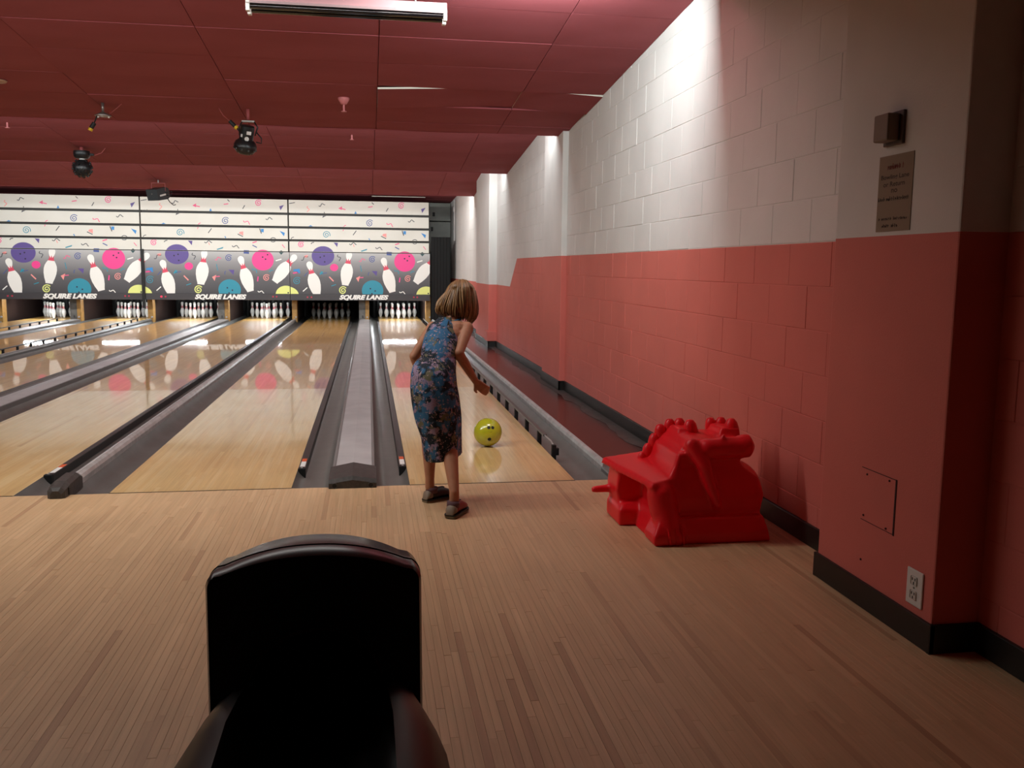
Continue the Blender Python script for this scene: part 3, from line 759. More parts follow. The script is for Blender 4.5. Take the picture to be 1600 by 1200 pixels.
for k, x0 in LANES.items():
    word = {6: 'rightmost rack', 5: 'unlit rack', 4: 'fourth rack from the left', 3: 'third rack from the left', 2: 'second rack from the left', 1: 'leftmost rack'}[k]
    pc = MB()
    n = 24; fr = []; bk_ = []
    for i in range(n+1):
        x_ = x0-.12+(LW+.24)*i/n; y_ = 25.0+.03*math.sin(i*1.9); fr.append((x_, y_))
    pc.rings([[(x_, y_, z_) for x_, y_ in fr]+[(x_, y_+.02, z_) for x_, y_ in fr[::-1]] for z_ in (-.3, .95)])
    tag(pc.build('pit_curtain', M_DARK), 'black pit curtain behind the '+word, 'curtain', 'pit curtains')
    t = empty('pin_lamp', (x0+LW/2, 22.92, .54)); tag(t, 'tube lamp under the masking that lights the '+word, 'lamp', 'pin deck lamps')
    local(MB().cbox(x0+.06, x0+LW-.06, 22.88, 22.98, .585, .965, .005).build('housing', M_KGREY), t)
    local(MB().cyl((x0+.10, 22.93, .545), (x0+LW-.10, 22.93, .545), .022, n=12).build('tube', M_TUBEOFF if k == 5 else M_TUBE, smooth=True), t)
    for xs in (x0+.085, x0+LW-.085):
        local(MB().cbox(xs-.015, xs+.015, 22.90, 22.96, .51, .59, .004).build('socket', M_CAP), t)
# unseen board added over the pits so that they stay dark from above
tag(MB().box(XL, LANES[6]+LW+.23, 22.30, 25.4, .96, 1.0).build('pit_light_block', M_DARK), 'unseen black board added to keep light out of the pits', kind='structure')

# ------------------------------------------------------------------ pins
M_PIN = mat('pin white', 'e9e7e2', .25, coat=.5, coat_rough=.08)
M_PINR = mat('pin red', 'c8203a', .3, coat=.4)
R_ = [(.0258, 0), (.0290, .006), (.0358, .030), (.0455, .065), (.0545, .095), (.0600, .1143), (.0570, .145), (.0480, .182), (.0345, .212), (.0260, .240), (.0232, .262), (.0240, .285), (.0280, .318), (.0323, .343), (.0310, .360), (.0235, .375), (.010, .3805), (.001, .381)]
pb = MB().lathe(R_, n=20).mesh('body', M_PIN, smooth=True, angle=60)
def rad(z):
    for (r0, z0), (r1, z1) in zip(R_[:-1], R_[1:]):
        if z0 <= z <= z1: return r0+(r1-r0)*(z-z0)/(z1-z0)
def stripe(z0, z1): return MB().lathe([(rad(z0)-.002, z0), (rad(z0)+.0008, z0+.0005), (rad((z0+z1)/2)+.0008, (z0+z1)/2), (rad(z1)+.0008, z1-.0005), (rad(z1)-.002, z1)], n=20).mesh('neck_stripe', M_PINR, smooth=True)
s1, s2 = stripe(.226, .243), stripe(.256, .275)
sp_ = MB().lathe([(.001, 0), (.013, 0), (.013, .002), (.001, .002)], n=12).mesh('crown_mark', M_PINR)
ROWN = [['head pin'], ['second row, left pin', 'second row, right pin'], ['third row, left pin', 'third row, middle pin', 'third row, right pin'],
        ['back row, far left pin', 'back row, second pin from left', 'back row, third pin from left', 'back row, far right pin']]
RACK = {6: 'of the rightmost rack, beside the girl', 5: 'of the dark unlit rack', 4: 'of the fourth rack from the left', 3: 'of the third rack from the left', 2: 'of the second rack from the left', 1: 'of the leftmost rack'}
for k, x0 in LANES.items():
    for r in range(4):
        for c in range(r+1):
            if k == 1 and r == 3 and c == 3: continue
            t = empty('bowling_pin', (x0+LW/2+(c-r/2)*.3048, YPIN+r*.264, 0))
            tag(t, 'white red-striped pin, %s %s' % (ROWN[r][c], RACK[k]), 'bowling pin', 'bowling pins on the decks')
            link('body', pb, t); link('neck_stripe', s1, t); link('neck_stripe', s2, t)
            t.rotation_euler.z = rr.uniform(0, 6.28)

# ------------------------------------------------------------------ right end of the masking: curtain and service panel
M_CURT = mat('black curtain cloth', '070707', .85)
cu = MB(); fr = []
for i in range(31):
    fr.append((1.525+.47*i/30, 22.26+.004*math.sin(i*1.3)))
cu.rings([[(x_, y_, z_) for x_, y_ in fr]+[(x_, y_+.015, z_) for x_, y_ in fr[::-1]] for z_ in (.0, .7, 1.4, 2.08)])
tag(cu.build('black_curtain', M_CURT), 'black hanging panel between the masking and the block wall', 'curtain')
M_SERV = mat('service panel grey', '77786f', .45, noise=(3, '5d5e58', .7))
t = empty('service_panel', (1.8, 23.7, 0)); tag(t, 'grey service hatch above the black panel, beside the white wall', 'panel')
local(MB().cbox(1.55, 2.13, 23.7, 23.74, 0, 2.52, .005).build('lower_leaf', M_SERV), t)
local(MB().cbox(1.55, 2.13, 23.68, 23.74, 2.54, 3.0, .005).build('upper_leaf', M_SERV), t)
local(MB().cbox(1.66, 1.72, 23.65, 23.70, 2.66, 2.76, .005).build('switch_box', M_DARK), t)
local(MB().cbox(1.62, 1.67, 23.65, 23.70, 2.28, 2.38, .005).build('switch_box', M_DARK), t)
pz = MB().tube([(2.10, 22.35, 3.0), (2.10, 22.35, 2.0)], .012, 8)
pz.tube([(2.10, 22.35, 2.82), (2.10, 22.35, 2.70)], .026, 8)
tag(pz.build('conduit_pipe', M_CAP), 'thin vertical white pipe beside the grey service hatch', 'pipe')

# ------------------------------------------------------------------ the girl
M_SKIN = mat('skin', 'b07a5c', .5, spec=.35, noise=(30, 'a06a4e', .5))
def dress_mat():
    m = bpy.data.materials.new('blue floral cloth'); m.use_nodes = True; N = m.node_tree.nodes; K = m.node_tree.links
    b = N['Principled BSDF']; tc = N.new('ShaderNodeTexCoord')
    def noise(s, d, off):
        mp = N.new('ShaderNodeMapping'); mp.inputs['Location'].default_value = off; K.new(tc.outputs['Object'], mp.inputs[0])
        n = N.new('ShaderNodeTexNoise'); n.inputs['Scale'].default_value = s; n.inputs['Detail'].default_value = d; n.inputs['Roughness'].default_value = .7; K.new(mp.outputs[0], n.inputs['Vector']); return n.outputs['Fac']
    def mix(fac, lo, hi, a, bcol):
        r = N.new('ShaderNodeMapRange'); r.inputs[1].default_value = lo; r.inputs[2].default_value = hi; K.new(fac, r.inputs[0])
        x = N.new('ShaderNodeMix'); x.data_type = 'RGBA'; K.new(r.outputs[0], x.inputs[0])
        if isinstance(a, str): x.inputs[6].default_value = lin(a)
        else: K.new(a, x.inputs[6])
        x.inputs[7].default_value = lin(bcol); return x.outputs[2]
    c = mix(noise(9, 2, (3, 0, 0)), .46, .52, '2f6389', '17242f')
    c = mix(noise(14, 6, (0, 5, 1)), .545, .57, c, '8f7b93')
    c = mix(noise(12, 6, (7, 2, 4)), .565, .59, c, '6b6650')
    c = mix(noise(60, 3, (1, 9, 2)), .60, .64, c, 'b79a9a')
    K.new(c, b.inputs['Base Color']); b.inputs['Roughness'].default_value = .75; b.inputs['Specular IOR Level'].default_value = .25
    return m
M_DRESS = dress_mat()
def hair_mat():
    m = bpy.data.materials.new('light brown hair'); m.use_nodes = True; N = m.node_tree.nodes; K = m.node_tree.links
    b = N['Principled BSDF']; g = N.new('ShaderNodeNewGeometry'); cr = N.new('ShaderNodeValToRGB'); e = cr.color_ramp.elements
    e[0].color = lin('4d3420'); e[1].color = lin('a57e54'); q = e.new(.55); q.color = lin('74532f')
    K.new(g.outputs['Random Per Island'], cr.inputs[0]); K.new(cr.outputs[0], b.inputs['Base Color'])
    b.inputs['Roughness'].default_value = .4; b.inputs['Specular IOR Level'].default_value = .5
    return m
M_HAIR = hair_mat()
girl = empty('person', (.40, 4.95, 0))
tag(girl, 'girl in a sleeveless blue floral dress bending forward after rolling the ball', 'person')
bd = MB()
H = Vector((.530, 5.295, 1.165))
tilt = Matrix.Rotation(math.radians(-22), 3, 'X')
bd.ball(H, (.070, .086, .093), 24, 16, tilt)
bd.ball(H+tilt @ Vector((0, .035, -.055)), (.045, .05, .05), 16, 10, tilt)       # jaw
bd.capsule(H+tilt @ Vector((0, .086, .0)), .009, H+tilt @ Vector((0, .098, -.026)), .013, 8)  # nose
for s in (-1, 1): bd.ball(H+tilt @ Vector((s*.072, .0, -.015)), (.012, .02, .028), 10, 8, tilt)
bd.capsule(H+Vector((-.02, -.03, -.06)), .040, (.478, 5.225, 1.03), .042)
sR, sL = Vector((.560, 5.18, 1.000)), Vector((.368, 5.22, .998))
bd.capsule(sR, .040, sL, .040)
bd.capsule((.500, 5.185, .985), .062, (.430, 5.195, .985), .060)
bd.capsule((.470, 5.16, .95), .072, (.395, 5.16, .94), .066)
bd.capsule((.415, 5.07, .83), .070, (.370, 5.07, .83), .068)
bd.capsule((.425, 5.16, .95), .078, (.392, 5.06, .82), .074)
bd.capsule((.395, 4.99, .745), .075, (.325, 4.99, .745), .075)
bd.capsule((.392, 5.06, .82), .076, (.365, 4.99, .75), .085)
# arms
eR, wR, hR = Vector((.498, 5.03, .868)), Vector((.610, 5.13, .690)), Vector((.640, 5.15, .650))
bd.capsule(sR, .040, sR+(eR-sR)*.45, .035); bd.capsule(sR+(eR-sR)*.45, .035, eR, .029); bd.capsule(eR, .030, eR+(wR-eR)*.3, .030); bd.capsule(eR+(wR-eR)*.3, .030, wR, .0195)
eL, wL = Vector((.258, 5.20, .835)), Vector((.300, 5.36, .715))
bd.capsule(sL, .040, sL+(eL-sL)*.45, .035); bd.capsule(sL+(eL-sL)*.45, .035, eL, .029); bd.capsule(eL, .030, eL+(wL-eL)*.3, .029); bd.capsule(eL+(wL-eL)*.3, .029, wL, .0195)
def hand(w_, d, side, curl):
    """palm with four fingers and a thumb; d = direction of the hand, side = across the knuckles (towards the thumb)"""
    d = d.normalized(); side = (side-d*side.dot(d)).normalized(); nrm = d.cross(side)
    pc = w_+d*.038
    for s in (-.021, -.007, .007, .021): bd.capsule(w_+d*.012+side*s*.7, .013, w_+d*.062+side*s, .0115)
    for i, (s, L) in enumerate(((.024, .055), (.008, .062), (-.008, .057), (-.023, .044))):
        a = w_+d*.066+side*s; c1 = curl+.12*i
        p1 = a+(d*math.cos(c1*.5)+nrm*math.sin(c1*.5))*L*.45
        p2 = p1+(d*math.cos(c1*1.3)+nrm*math.sin(c1*1.3))*L*.32
        p3 = p2+(d*math.cos(c1*2)+nrm*math.sin(c1*2))*L*.25
        bd.capsule(a, .0090, p1, .0082, 10); bd.capsule(p1, .0082, p2, .0076, 10); bd.capsule(p2, .0076, p3, .0065, 10)
    t0 = w_+d*.022+side*.024
    t1 = t0+(d*.7+side*.75).normalized()*.028+nrm*.008; t2 = t1+(d*.95+side*.3).normalized()*.024+nrm*.010
    bd.capsule(t0, .0115, t1, .0095, 10); bd.capsule(t1, .0095, t2, .0075, 10)
hand(wR, Vector((.075, .03, -.068)), Vector((-.55, .2, -.45)), .32)
hand(wL, Vector((.05, .10, -.05)), Vector((.7, 0, .5)), .6)
# legs
for hip, kn, an in ((Vector((.398, 4.985, .72)), Vector((.436, 4.93, .385)), Vector((.449, 4.755, .085))), (Vector((.320, 5.00, .72)), Vector((.335, 5.14, .395)), Vector((.338, 5.085, .085)))):
    bd.capsule(hip, .068, hip+(kn-hip)*.5, .056); bd.capsule(hip+(kn-hip)*.5, .056, kn, .044)
    cal = kn+(an-kn)*.33+Vector((0, -.012, 0))
    bd.capsule(kn, .046, cal, .042); bd.capsule(cal, .042, an+Vector((0, 0, .05)), .027); bd.capsule(an+Vector((0, 0, .05)), .027, an, .028)
    bd.capsule(an, .028, an+Vector((.01, .06, -.04)), .022)
body = remesh(bd, 'body', M_SKIN, .0048, 5); local(body, girl)
M_EYEW = mat('eye white', 'e8e4de', .25); M_IRIS = mat('iris', '3a2a1c', .2); M_LIP = mat('lips', 'a4605a', .45)
for s in (-1, 1):
    e_ = local(MB().ball(H+tilt @ Vector((s*.030, .0755, .004)), .0095, 12, 8).build('eye', M_EYEW, smooth=True), girl)
    MB().ball(H+tilt @ Vector((s*.030, .0825, .004)), .0045, 10, 6).build('iris', M_IRIS, e_, smooth=True)
local(MB().ball(H+tilt @ Vector((0, .083, -.052)), (.019, .006, .006), 12, 8, tilt).build('lips', M_LIP, smooth=True), girl)
# dress
DRESS = [(.440, .034, 5.225, 1.060, .045), (.430, .046, 5.205, 1.040, .058), (.418, .070, 5.185, 1.015, .078), (.411, .088, 5.150, .972, .092), (.402, .098, 5.105, .918, .096), (.388, .098, 5.060, .866, .094), (.384, .094, 5.045, .845, .092), (.369, .112, 5.030, .820, .104),
         (.355, .120, 5.000, .772, .118), (.353, .125, 4.985, .702, .124), (.360, .130, 4.975, .632, .126), (.376, .128, 4.975, .513, .135), (.394, .112, 4.985, .415, .140), (.402, .104, 4.990, .335, .140), (.407, .100, 4.990, .285, .138)]
NS = 72; rings = []
def cr(a, b, c, d, t): return .5*((2*b)+(-a+c)*t+(2*a-5*b+4*c-d)*t*t+(-a+3*b-3*c+d)*t**3)
rows_ = []
for i in range(len(DRESS)-1):
    q = [DRESS[max(i-1, 0)], DRESS[i], DRESS[i+1], DRESS[min(i+2, len(DRESS)-1)]]
    for k in range(4): rows_.append(tuple(cr(*[q[m_][j] for m_ in range(4)], k/4) for j in range(5)))
rows_.append(DRESS[-1])
for (cx, hw, cy, z, hd) in rows_:
    fold = max(0, min(1, (.84-z)/.12)); low = max(0, (.60-z)/.32); waist = math.exp(-((z-.848)/.022)**2)
    ring = []
    for j in range(NS):
        a = 2*PI*j/NS
        f = 1+fold*(.022*math.sin(7*a+1+z*3)+.014*math.sin(13*a+2.0-z*5)*(.5+low)+.03*low*math.sin(5*a+.6))
        f *= 1-.03*waist*(1+math.sin(29*a))*.5
        zz = z+(.018*math.cos(a)*low if z < .5 else 0)
        ring.append((cx+hw*f*math.cos(a), cy+hd*f*math.sin(a), zz))
    rings.append(ring)
dr = MB().rings(rings, cap=False).build('dress', M_DRESS, smooth=True); fix(dr.data)
sd = dr.modifiers.new('thickness', 'SOLIDIFY'); sd.thickness = .004; sd.offset = 1
local(dr, girl)
nb = local(MB().tube([(.487+.046*math.cos(a), 5.225+.048*math.sin(a), 1.054+.012*math.sin(a)+.005*math.cos(a)) for a in [2*PI*i/28 for i in range(29)]], .006, 8).build('halter_neckband', M_DRESS, smooth=True), girl)
local(MB().tube([(.452, 5.135, 1.042), (.44, 5.107, 1.01), (.428, 5.082, .975)], .006, 8, flat=.45).build('back_slit', mat('slit shadow', '151113', .8), smooth=True), girl)
wb = MB()
for i in range(60):
    pass
wring = [r for r, q in zip(rings, rows_) if abs(q[3]-.848) < .014]
if len(wring) > 1:
    c_ = Vector((.384, 5.045, .848))
    local(MB().rings([[(p[0]+(p[0]-c_.x)*.045, p[1]+(p[1]-c_.y)*.045, p[2]) for p in r] for r in wring], cap=False).build('waistband', M_DRESS, smooth=True), girl)
# hair: bob of overlapping locks
hb = MB(); rh = random.Random(21)
hb.ball(H+Vector((0, -.008, .006)), (.073, .084, .094), 24, 14, tilt)
def lock(phi, r_end, zend, rad0, lift, wob):
    pts = []; n = 14
    for i in range(n+1):
        t = i/n
        if t < .5:
            th = (t/.5)*1.42+.05
            p = Vector((math.sin(th)*(.080+lift)*math.cos(phi), math.sin(th)*(.092+lift)*math.sin(phi), math.cos(th)*(.100+lift)))
            p = tilt @ p+Vector((.008*(1-t), -.010, .008))
            pl_ = p; ph2 = phi
        else:
            s = (t-.5)/.5
            ph2 = phi+wob*s
            e_ = Vector((r_end*math.cos(ph2), r_end*math.sin(ph2), zend))
            p = pl_.lerp(e_, s)
            bul = math.sin(s*PI)*.014
            p += Vector((math.cos(ph2)*bul, math.sin(ph2)*bul, 0))
            if s > .75: p += Vector((-math.cos(ph2), -math.sin(ph2), .4))*.020*((s-.75)/.25)**1.5
        p += Vector((math.sin(t*9+phi*7), math.cos(t*8+phi*5), 0))*.0025*t
        pts.append(H+p)
    hb.tube(pts, rad0, 6, taper=lambda t: (.5+.7*math.sin(min(1, t*1.15)*PI*.62))*(1 if t < .8 else 1-(t-.8)/.2*.85), flat=.55)
for i in range(430):
    phi = math.radians(rh.uniform(126, 414))
    d = (math.degrees(phi) % 360)
    left = math.exp(-((d-195)/50)**2); right = math.exp(-(((d+180) % 360-180+15)/45)**2)
    r_end = .096+.052*left-.008*right+rh.uniform(-.022, .012)
    zend = -.112+.030*left-.026*right+rh.uniform(-.022, .018)
    lock(phi, r_end, zend, rh.uniform(.0045, .0085), rh.uniform(-.004, .008), rh.uniform(-.25, .25))
hair = hb.build('hair', M_HAIR, smooth=True); local(hair, girl); tag(hair, 'light brown bob')
# shoes
M_SOLE = mat('shoe sole tan', '6b5a40', .6); M_RAND = mat('shoe welt black', '0d0b0a', .5); M_TAUPE = mat('shoe heel taupe', '7d6a58', .6); M_SHB = mat('shoe black leather', '17120f', .45); M_SHR = mat('shoe red leather', '7c1f1c', .45); M_SOCK = mat('mauve sock', '5a3b40', .85)
def shoe(pos, yaw, lift, side_mat, lab):
    M = Matrix.Translation(pos) @ Matrix.Rotation(yaw, 4, 'Z') @ Matrix.Rotation(lift, 4, 'X')
    t = MB()
    secs = [(-.098, .020, .006), (-.085, .031, .052), (-.06, .035, .060), (-.03, .034, .057), (.0, .034, .062), (.03, .039, .060), (.06, .042, .048), (.085, .038, .037), (.105, .026, .028), (.115, .010, .020)]
    def ringof(y, w_, h, n=16, zb=.014):
        return [M @ Vector((w_*math.cos(2*PI*j/n)*(1 if math.sin(2*PI*j/n) < 0 else .92), y, zb+max(0, h*(.5+.5*math.sin(2*PI*j/n))))) for j in range(n)]
    rg = [ringof(*s_) for s_ in secs]
    up_ = MB(); up_.rings(rg[2:]); ob = up_.build('upper', side_mat, smooth=True); fix(ob.data); ob.name = 'shoe'
    parent = local(ob, girl); tag(ob, lab)
    hl = MB(); hl.rings(rg[:3]); o = hl.build('heel_counter', M_TAUPE, ob, smooth=True); fix(o.data)
    def sole(z0, z1, gx, nm, mt_):
        r_ = []
        for z in (z0, z1):
            pts = [(y, w_+gx) for y, w_, h in secs]
            r_.append([M @ Vector((w_, y, z)) for y, w_ in pts]+[M @ Vector((-w_, y, z)) for y, w_ in pts[::-1]])
        q = MB().rings(r_).build(nm, mt_, ob); fix(q.data); return q
    sole(.0, .010, .003, 'sole', M_SOLE); sole(.010, .018, .005, 'welt', M_RAND)
    MB().cyl(M @ Vector((0, -.045, .050)), M @ Vector((0, -.045, .084)), .036, .034, 16).build('sock', M_SOCK, ob, smooth=True)
    MB().cbox(-.012, .012, -.02, .045, .066, .074, .003, M).build('lace_flap', M_RAND, ob)
shoe(Vector((.385, 5.115, .001)), math.radians(-54), 0, M_SHB, 'black bowling shoe with taupe heel')
shoe(Vector((.463, 4.785, .004)), math.radians(-27), 0, M_SHR, 'red bowling shoe with taupe heel')

# ------------------------------------------------------------------ yellow ball
M_BALL = mat('ball yellow green', 'a9a81f', .22, coat=.8, coat_rough=.05, noise=(5, 'b9b62c', .5))
BC = Vector((.884, 6.66, .108))
ball = MB().ball((0, 0, 0), .108, 40, 24).build('bowling_ball', M_BALL, smooth=True, loc=BC)
tag(ball, 'yellow-green bowling ball rolling on the rightmost lane', 'bowling ball')
M_HOLE = mat('finger hole', '15140a', .7)
vd = (Vector((0, 0, CAM_H))-BC).normalized(); vr = vd.cross(Vector((0, 0, 1))).normalized()*-1; vu = vd.cross(vr).normalized()
if vu.z < 0: vu = -vu
for a, b, r_ in ((.07, .31, .0125), (.34, .31, .0125), (.12, -.50, .0135)):
    dd = (vr*a+vu*b+vd*math.sqrt(1-a*a-b*b)).normalized()
    MB().cyl(dd*.1065, dd*.1084, r_, n=16).build('finger_hole', M_HOLE, ball)
for a, b, w_ in ((-.02, .05, .2), (.22, .06, .2), (.1, .0, .3)):
    p0 = (vr*a+vu*b+vd*math.sqrt(1-a*a-b*b)).normalized()*.1078; p1 = (vr*(a+w_*.6)+vu*b+vd*math.sqrt(1-(a+w_*.6)**2-b*b)).normalized()*.1078
    MB().tube([p0, (p0+p1).normalized()*.1079, p1], .0011, 6).build('faint_mark', mat('ball mark', '7f7f1c', .4), ball, smooth=True)

# ------------------------------------------------------------------ red plastic dragon ramp
M_RED = mat('red moulded plastic', 'ea1622', .42, spec=.35, coat=.1, coat_rough=.2, bump=(160, .15, .001))
dg_ = empty('dragon_ramp', (1.65, 4.40, 0)); tag(dg_, 'red plastic dragon-shaped ball ramp for children by the block wall', 'ball ramp')
D = MB()
def loft(secs): D.rings(secs)
def rect(x0, x1, y0, y1, z): return [(x0, y0, z), (x1, y0, z), (x1, y1, z), (x0, y1, z)]
loft([rect(1.385, 1.985, 4.105, 4.70, 0), rect(1.40, 1.975, 4.105, 4.70, .05), rect(1.42, 1.95, 4.125, 4.68, .130)])        # skirt
loft([rect(1.44, 1.95, 4.17, 4.68, .12), rect(1.44, 1.97, 4.165, 4.68, .22), rect(1.46, 1.94, 4.18, 4.67, .31), rect(1.50, 1.86, 4.20, 4.66, .37), rect(1.52, 1.83, 4.20, 4.65, .44)])
D.ball((1.93, 4.40, .23), (.075, .24, .12), 20, 12)                                    # haunch, right
D.capsule((1.440, 4.175, .16), .070, (1.428, 4.185, .235), .072, 18)                    # near front leg
D.capsule((1.44, 4.165, .17), .06, (1.46, 4.15, .07), .07, 16)
loft([rect(1.37, 1.52, 4.085, 4.25, 0), rect(1.365, 1.53, 4.08, 4.25, .045), rect(1.40, 1.52, 4.11, 4.24, .115)])   # near foot
loft([rect(1.295, 1.46, 4.46, 4.72, 0), rect(1.295, 1.46, 4.455, 4.72, .085), rect(1.32, 1.45, 4.49, 4.70, .115)])  # far foot
loft([rect(1.315, 1.47, 4.53, 4.72, .08), rect(1.295, 1.47, 4.52, 4.72, .18), rect(1.31, 1.47, 4.52, 4.72, .30)])   # far leg
D.rings([[(1.36, 4.13, .272), (1.50, 4.17, .285), (1.60, 4.72, .320), (1.255, 4.72, .282)], [(1.37, 4.14, .305), (1.50, 4.18, .325), (1.60, 4.72, .365), (1.26, 4.71, .320)]])    # deck plate
_pf = [(1.40, .26), (1.40, .308), (1.45, .312), (1.485, .330), (1.512, .372), (1.532, .425), (1.556, .468), (1.59, .494), (1.64, .504), (1.74, .490), (1.80, .470), (1.80, .26)]
D.rings([[(x_, y_, z_) for x_, z_ in _pf] for y_ in (4.245, 4.30, 4.56, 4.645)])                                        # concave slide and hump
D.capsule((1.59, 4.21, .478), .040, (1.645, 4.165, .38), .036, 12); D.capsule((1.645, 4.165, .38), .036, (1.715, 4.15, .18), .020, 12)   # ear fold
D.capsule((1.67, 4.20, .462), .052, (1.865, 4.205, .468), .054, 20)                      # snout roll
D.cyl((1.84, 4.205, .468), (1.893, 4.206, .470), .060, .060, 24)
loft([rect(1.60, 1.88, 4.25, 4.66, .40), rect(1.60, 1.90, 4.25, 4.66, .46), rect(1.62, 1.90, 4.28, 4.64, .480)])      # top saddle
loft([rect(1.575, 1.77, 4.42, 4.62, .44), rect(1.60, 1.70, 4.44, 4.60, .520)])                                      # first crest
loft([rect(1.80, 1.94, 4.40, 4.62, .44), rect(1.83, 1.93, 4.42, 4.60, .525)])                                       # second crest
D.capsule((1.735, 4.18, .505), .012, (1.745, 4.185, .53), .012, 10)
D.capsule((1.21, 4.665, .150), .020, (1.34, 4.66, .158), .026, 12)                       # peg
dbody = remesh(D, 'body', M_RED, .0085, 10); local(dbody, dg_)
sk = MB().lathe([(.028, -.05), (.026, -.01), (.021, .012), (.013, .024), (.001, .028)], n=14).mesh('crest_spike', M_RED, smooth=True)
for x_, y_, z_, s_ in ((1.462, 4.60, .325, 1.15), (1.493, 4.60, .368, 1.25), (1.527, 4.60, .420, 1.35), (1.560, 4.60, .468, 1.4), (1.612, 4.60, .498, 1.35), (1.660, 4.58, .505, 1.35), (1.676, 4.46, .512, 1.5), (1.845, 4.60, .502, 1.3), (1.895, 4.58, .508, 1.3), (1.905, 4.46, .515, 1.5)):
    o = local(link('crest_spike', sk), dg_); o.location = Vector((x_-.004, y_, z_+.013))-dg_.location; o.scale = (s_, s_, s_); o.rotation_euler = (.1, rr.uniform(-.25, 0), 0)
for x_ in (1.44, 1.475, 1.51):
    local(MB().tube([(x_-.012, 4.118, .112), (x_, 4.092, .085), (x_+.006, 4.083, .05), (x_+.010, 4.082, .008)], .007, 8).build('toe_ridge', M_RED, smooth=True), dg_)

# ------------------------------------------------------------------ ball return in the foreground
M_HOOD = mat('black glossy hood', '151413', .26, spec=.7)
M_TRAY = mat('black tray plastic', '0b0a0b', .4, spec=.3)
M_HOODM = mat('black matt front', '191515', .6, spec=.3)
br = empty('ball_return', (-.115, 1.6, 0)); tag(br, 'black ball return with arched hood and round opening in the foreground', 'ball return')
XC = -.115
def arch(hw, zt, zs, r, n=26):
    pts = [(XC-hw*1.02, .0), (XC-hw, zs-r)]
    for i in range(1, 7):
        a = PI-i*PI/2/7*.75; pts.append((XC-hw+r+r*math.cos(a), zs-r+r*math.sin(a)))
    for i in range(n+1):
        u = -1+2*i/n; pts.append((XC+(hw-r*.85)*u, zs-.003+(zt-zs)*(1-abs(u)**2.2)))
    for i in range(6, 0, -1):
        a = i*PI/2/7*.75; pts.append((XC+hw-r+r*math.cos(a), zs-r+r*math.sin(a)))
    pts += [(XC+hw, zs-r), (XC+hw*1.02, .0)]
    return pts
def ring3(y, *a): return [(x_, y, z_) for x_, z_ in arch(*a)]
hd_ = MB().rings([ring3(1.800, .212, .770, .735, .03), ring3(1.812, .217, .776, .740, .035), ring3(1.850, .217, .777, .740, .04)], cap=False)
hd_.rings([ring3(1.850, .214, .773, .736, .04), ring3(1.856, .214, .773, .736, .04)], cap=False)
hd_.rings([ring3(1.856, .218, .778, .741, .04), ring3(1.93, .216, .776, .735, .05), ring3(1.99, .205, .755, .70, .06), ring3(2.03, .17, .70, .62, .07)])
local(hd_.build('hood', M_HOOD, smooth=True, angle=35), br)
fr_ = MB(); av = arch(.211, .768, .733, .03)
cz, cr_ = .473, .136
hole = [(XC+cr_*math.cos(2*PI*i/48), cz+cr_*math.sin(2*PI*i/48)) for i in range(48)]
bm = bmesh.new()
ov = [bm.verts.new((x_, 1.803, z_)) for x_, z_ in av]; hv = [bm.verts.new((x_, 1.803, z_)) for x_, z_ in hole]
ed = [bm.edges.new((ov[i], ov[(i+1) % len(ov)])) for i in range(len(ov))]+[bm.edges.new((hv[i], hv[(i+1) % 48])) for i in range(48)]
bmesh.ops.triangle_fill(bm, use_beauty=True, edges=ed)
fm = bpy.data.meshes.new('front_panel'); bm.to_mesh(fm); bm.free(); fm.materials.append(M_HOODM)
local(link('front_panel', fm), br)
tb = MB().rings([[(x_, y_, z_) for x_, z_ in hole] for y_ in (1.803, 1.95)], cap=False); n = len(tb.v); tb.face(*range(48, 96))
local(tb.build('ball_opening', M_DARK, smooth=True, angle=40), br)
local(MB().tube([(x_, 1.801, z_) for x_, z_ in hole+hole[:1]], .004, 6).build('opening_rim', M_HOODM, smooth=True), br)
def tray(y, k, dz):
    o = [(-.30, .0), (-.285, .20), (-.268, .34), (-.250, .425), (-.215, .480), (-.175, .512), (-.150, .520), (-.135, .510), (-.115, .465), (-.06, .425)]
    q = o+[(0, .42)]+[(-x_, z_) for x_, z_ in o[::-1]]
    return [(XC+x_*k, y, max(0, z_+dz)) for x_, z_ in q]
tr = MB().rings([tray(1.795, .90, -.01), tray(1.70, .96, .0), tray(1.60, 1.01, .005), tray(1.45, 1.02, 0), tray(1.15, 1.02, -.005), tray(.98, .97, -.02), tray(.90, .85, -.06)])
tro = tr.build('ball_tray', M_TRAY, smooth=True, angle=50); fix(tro.data); local(tro, br)

# ------------------------------------------------------------------ things on the ceiling
M_LENS = mat('lamp lens', '3a3d3c', .15, spec=.8); M_BLK = mat('black lamp body', '161718', .35, noise=(20, '252627', .6)); M_STEEL = mat('galvanised steel', '8a8580', .4, metal=.7); M_CONDR = mat('red painted pipe', '9c4a4a', .6)
M_YELP = mat('yellow plug', 'd8b01c', .5); M_CORD = mat('black cord', '141111', .6); M_WHT = mat('white plastic', 'd8d4cc', .5); M_PINKW = mat('pink painted cap', 'c07070', .6)
def zceil(y):
    for y0, z0, y1, z1 in ZONES:
        if y0 <= y <= y1: return z0+(z1-z0)*(y-y0)/(y1-y0)
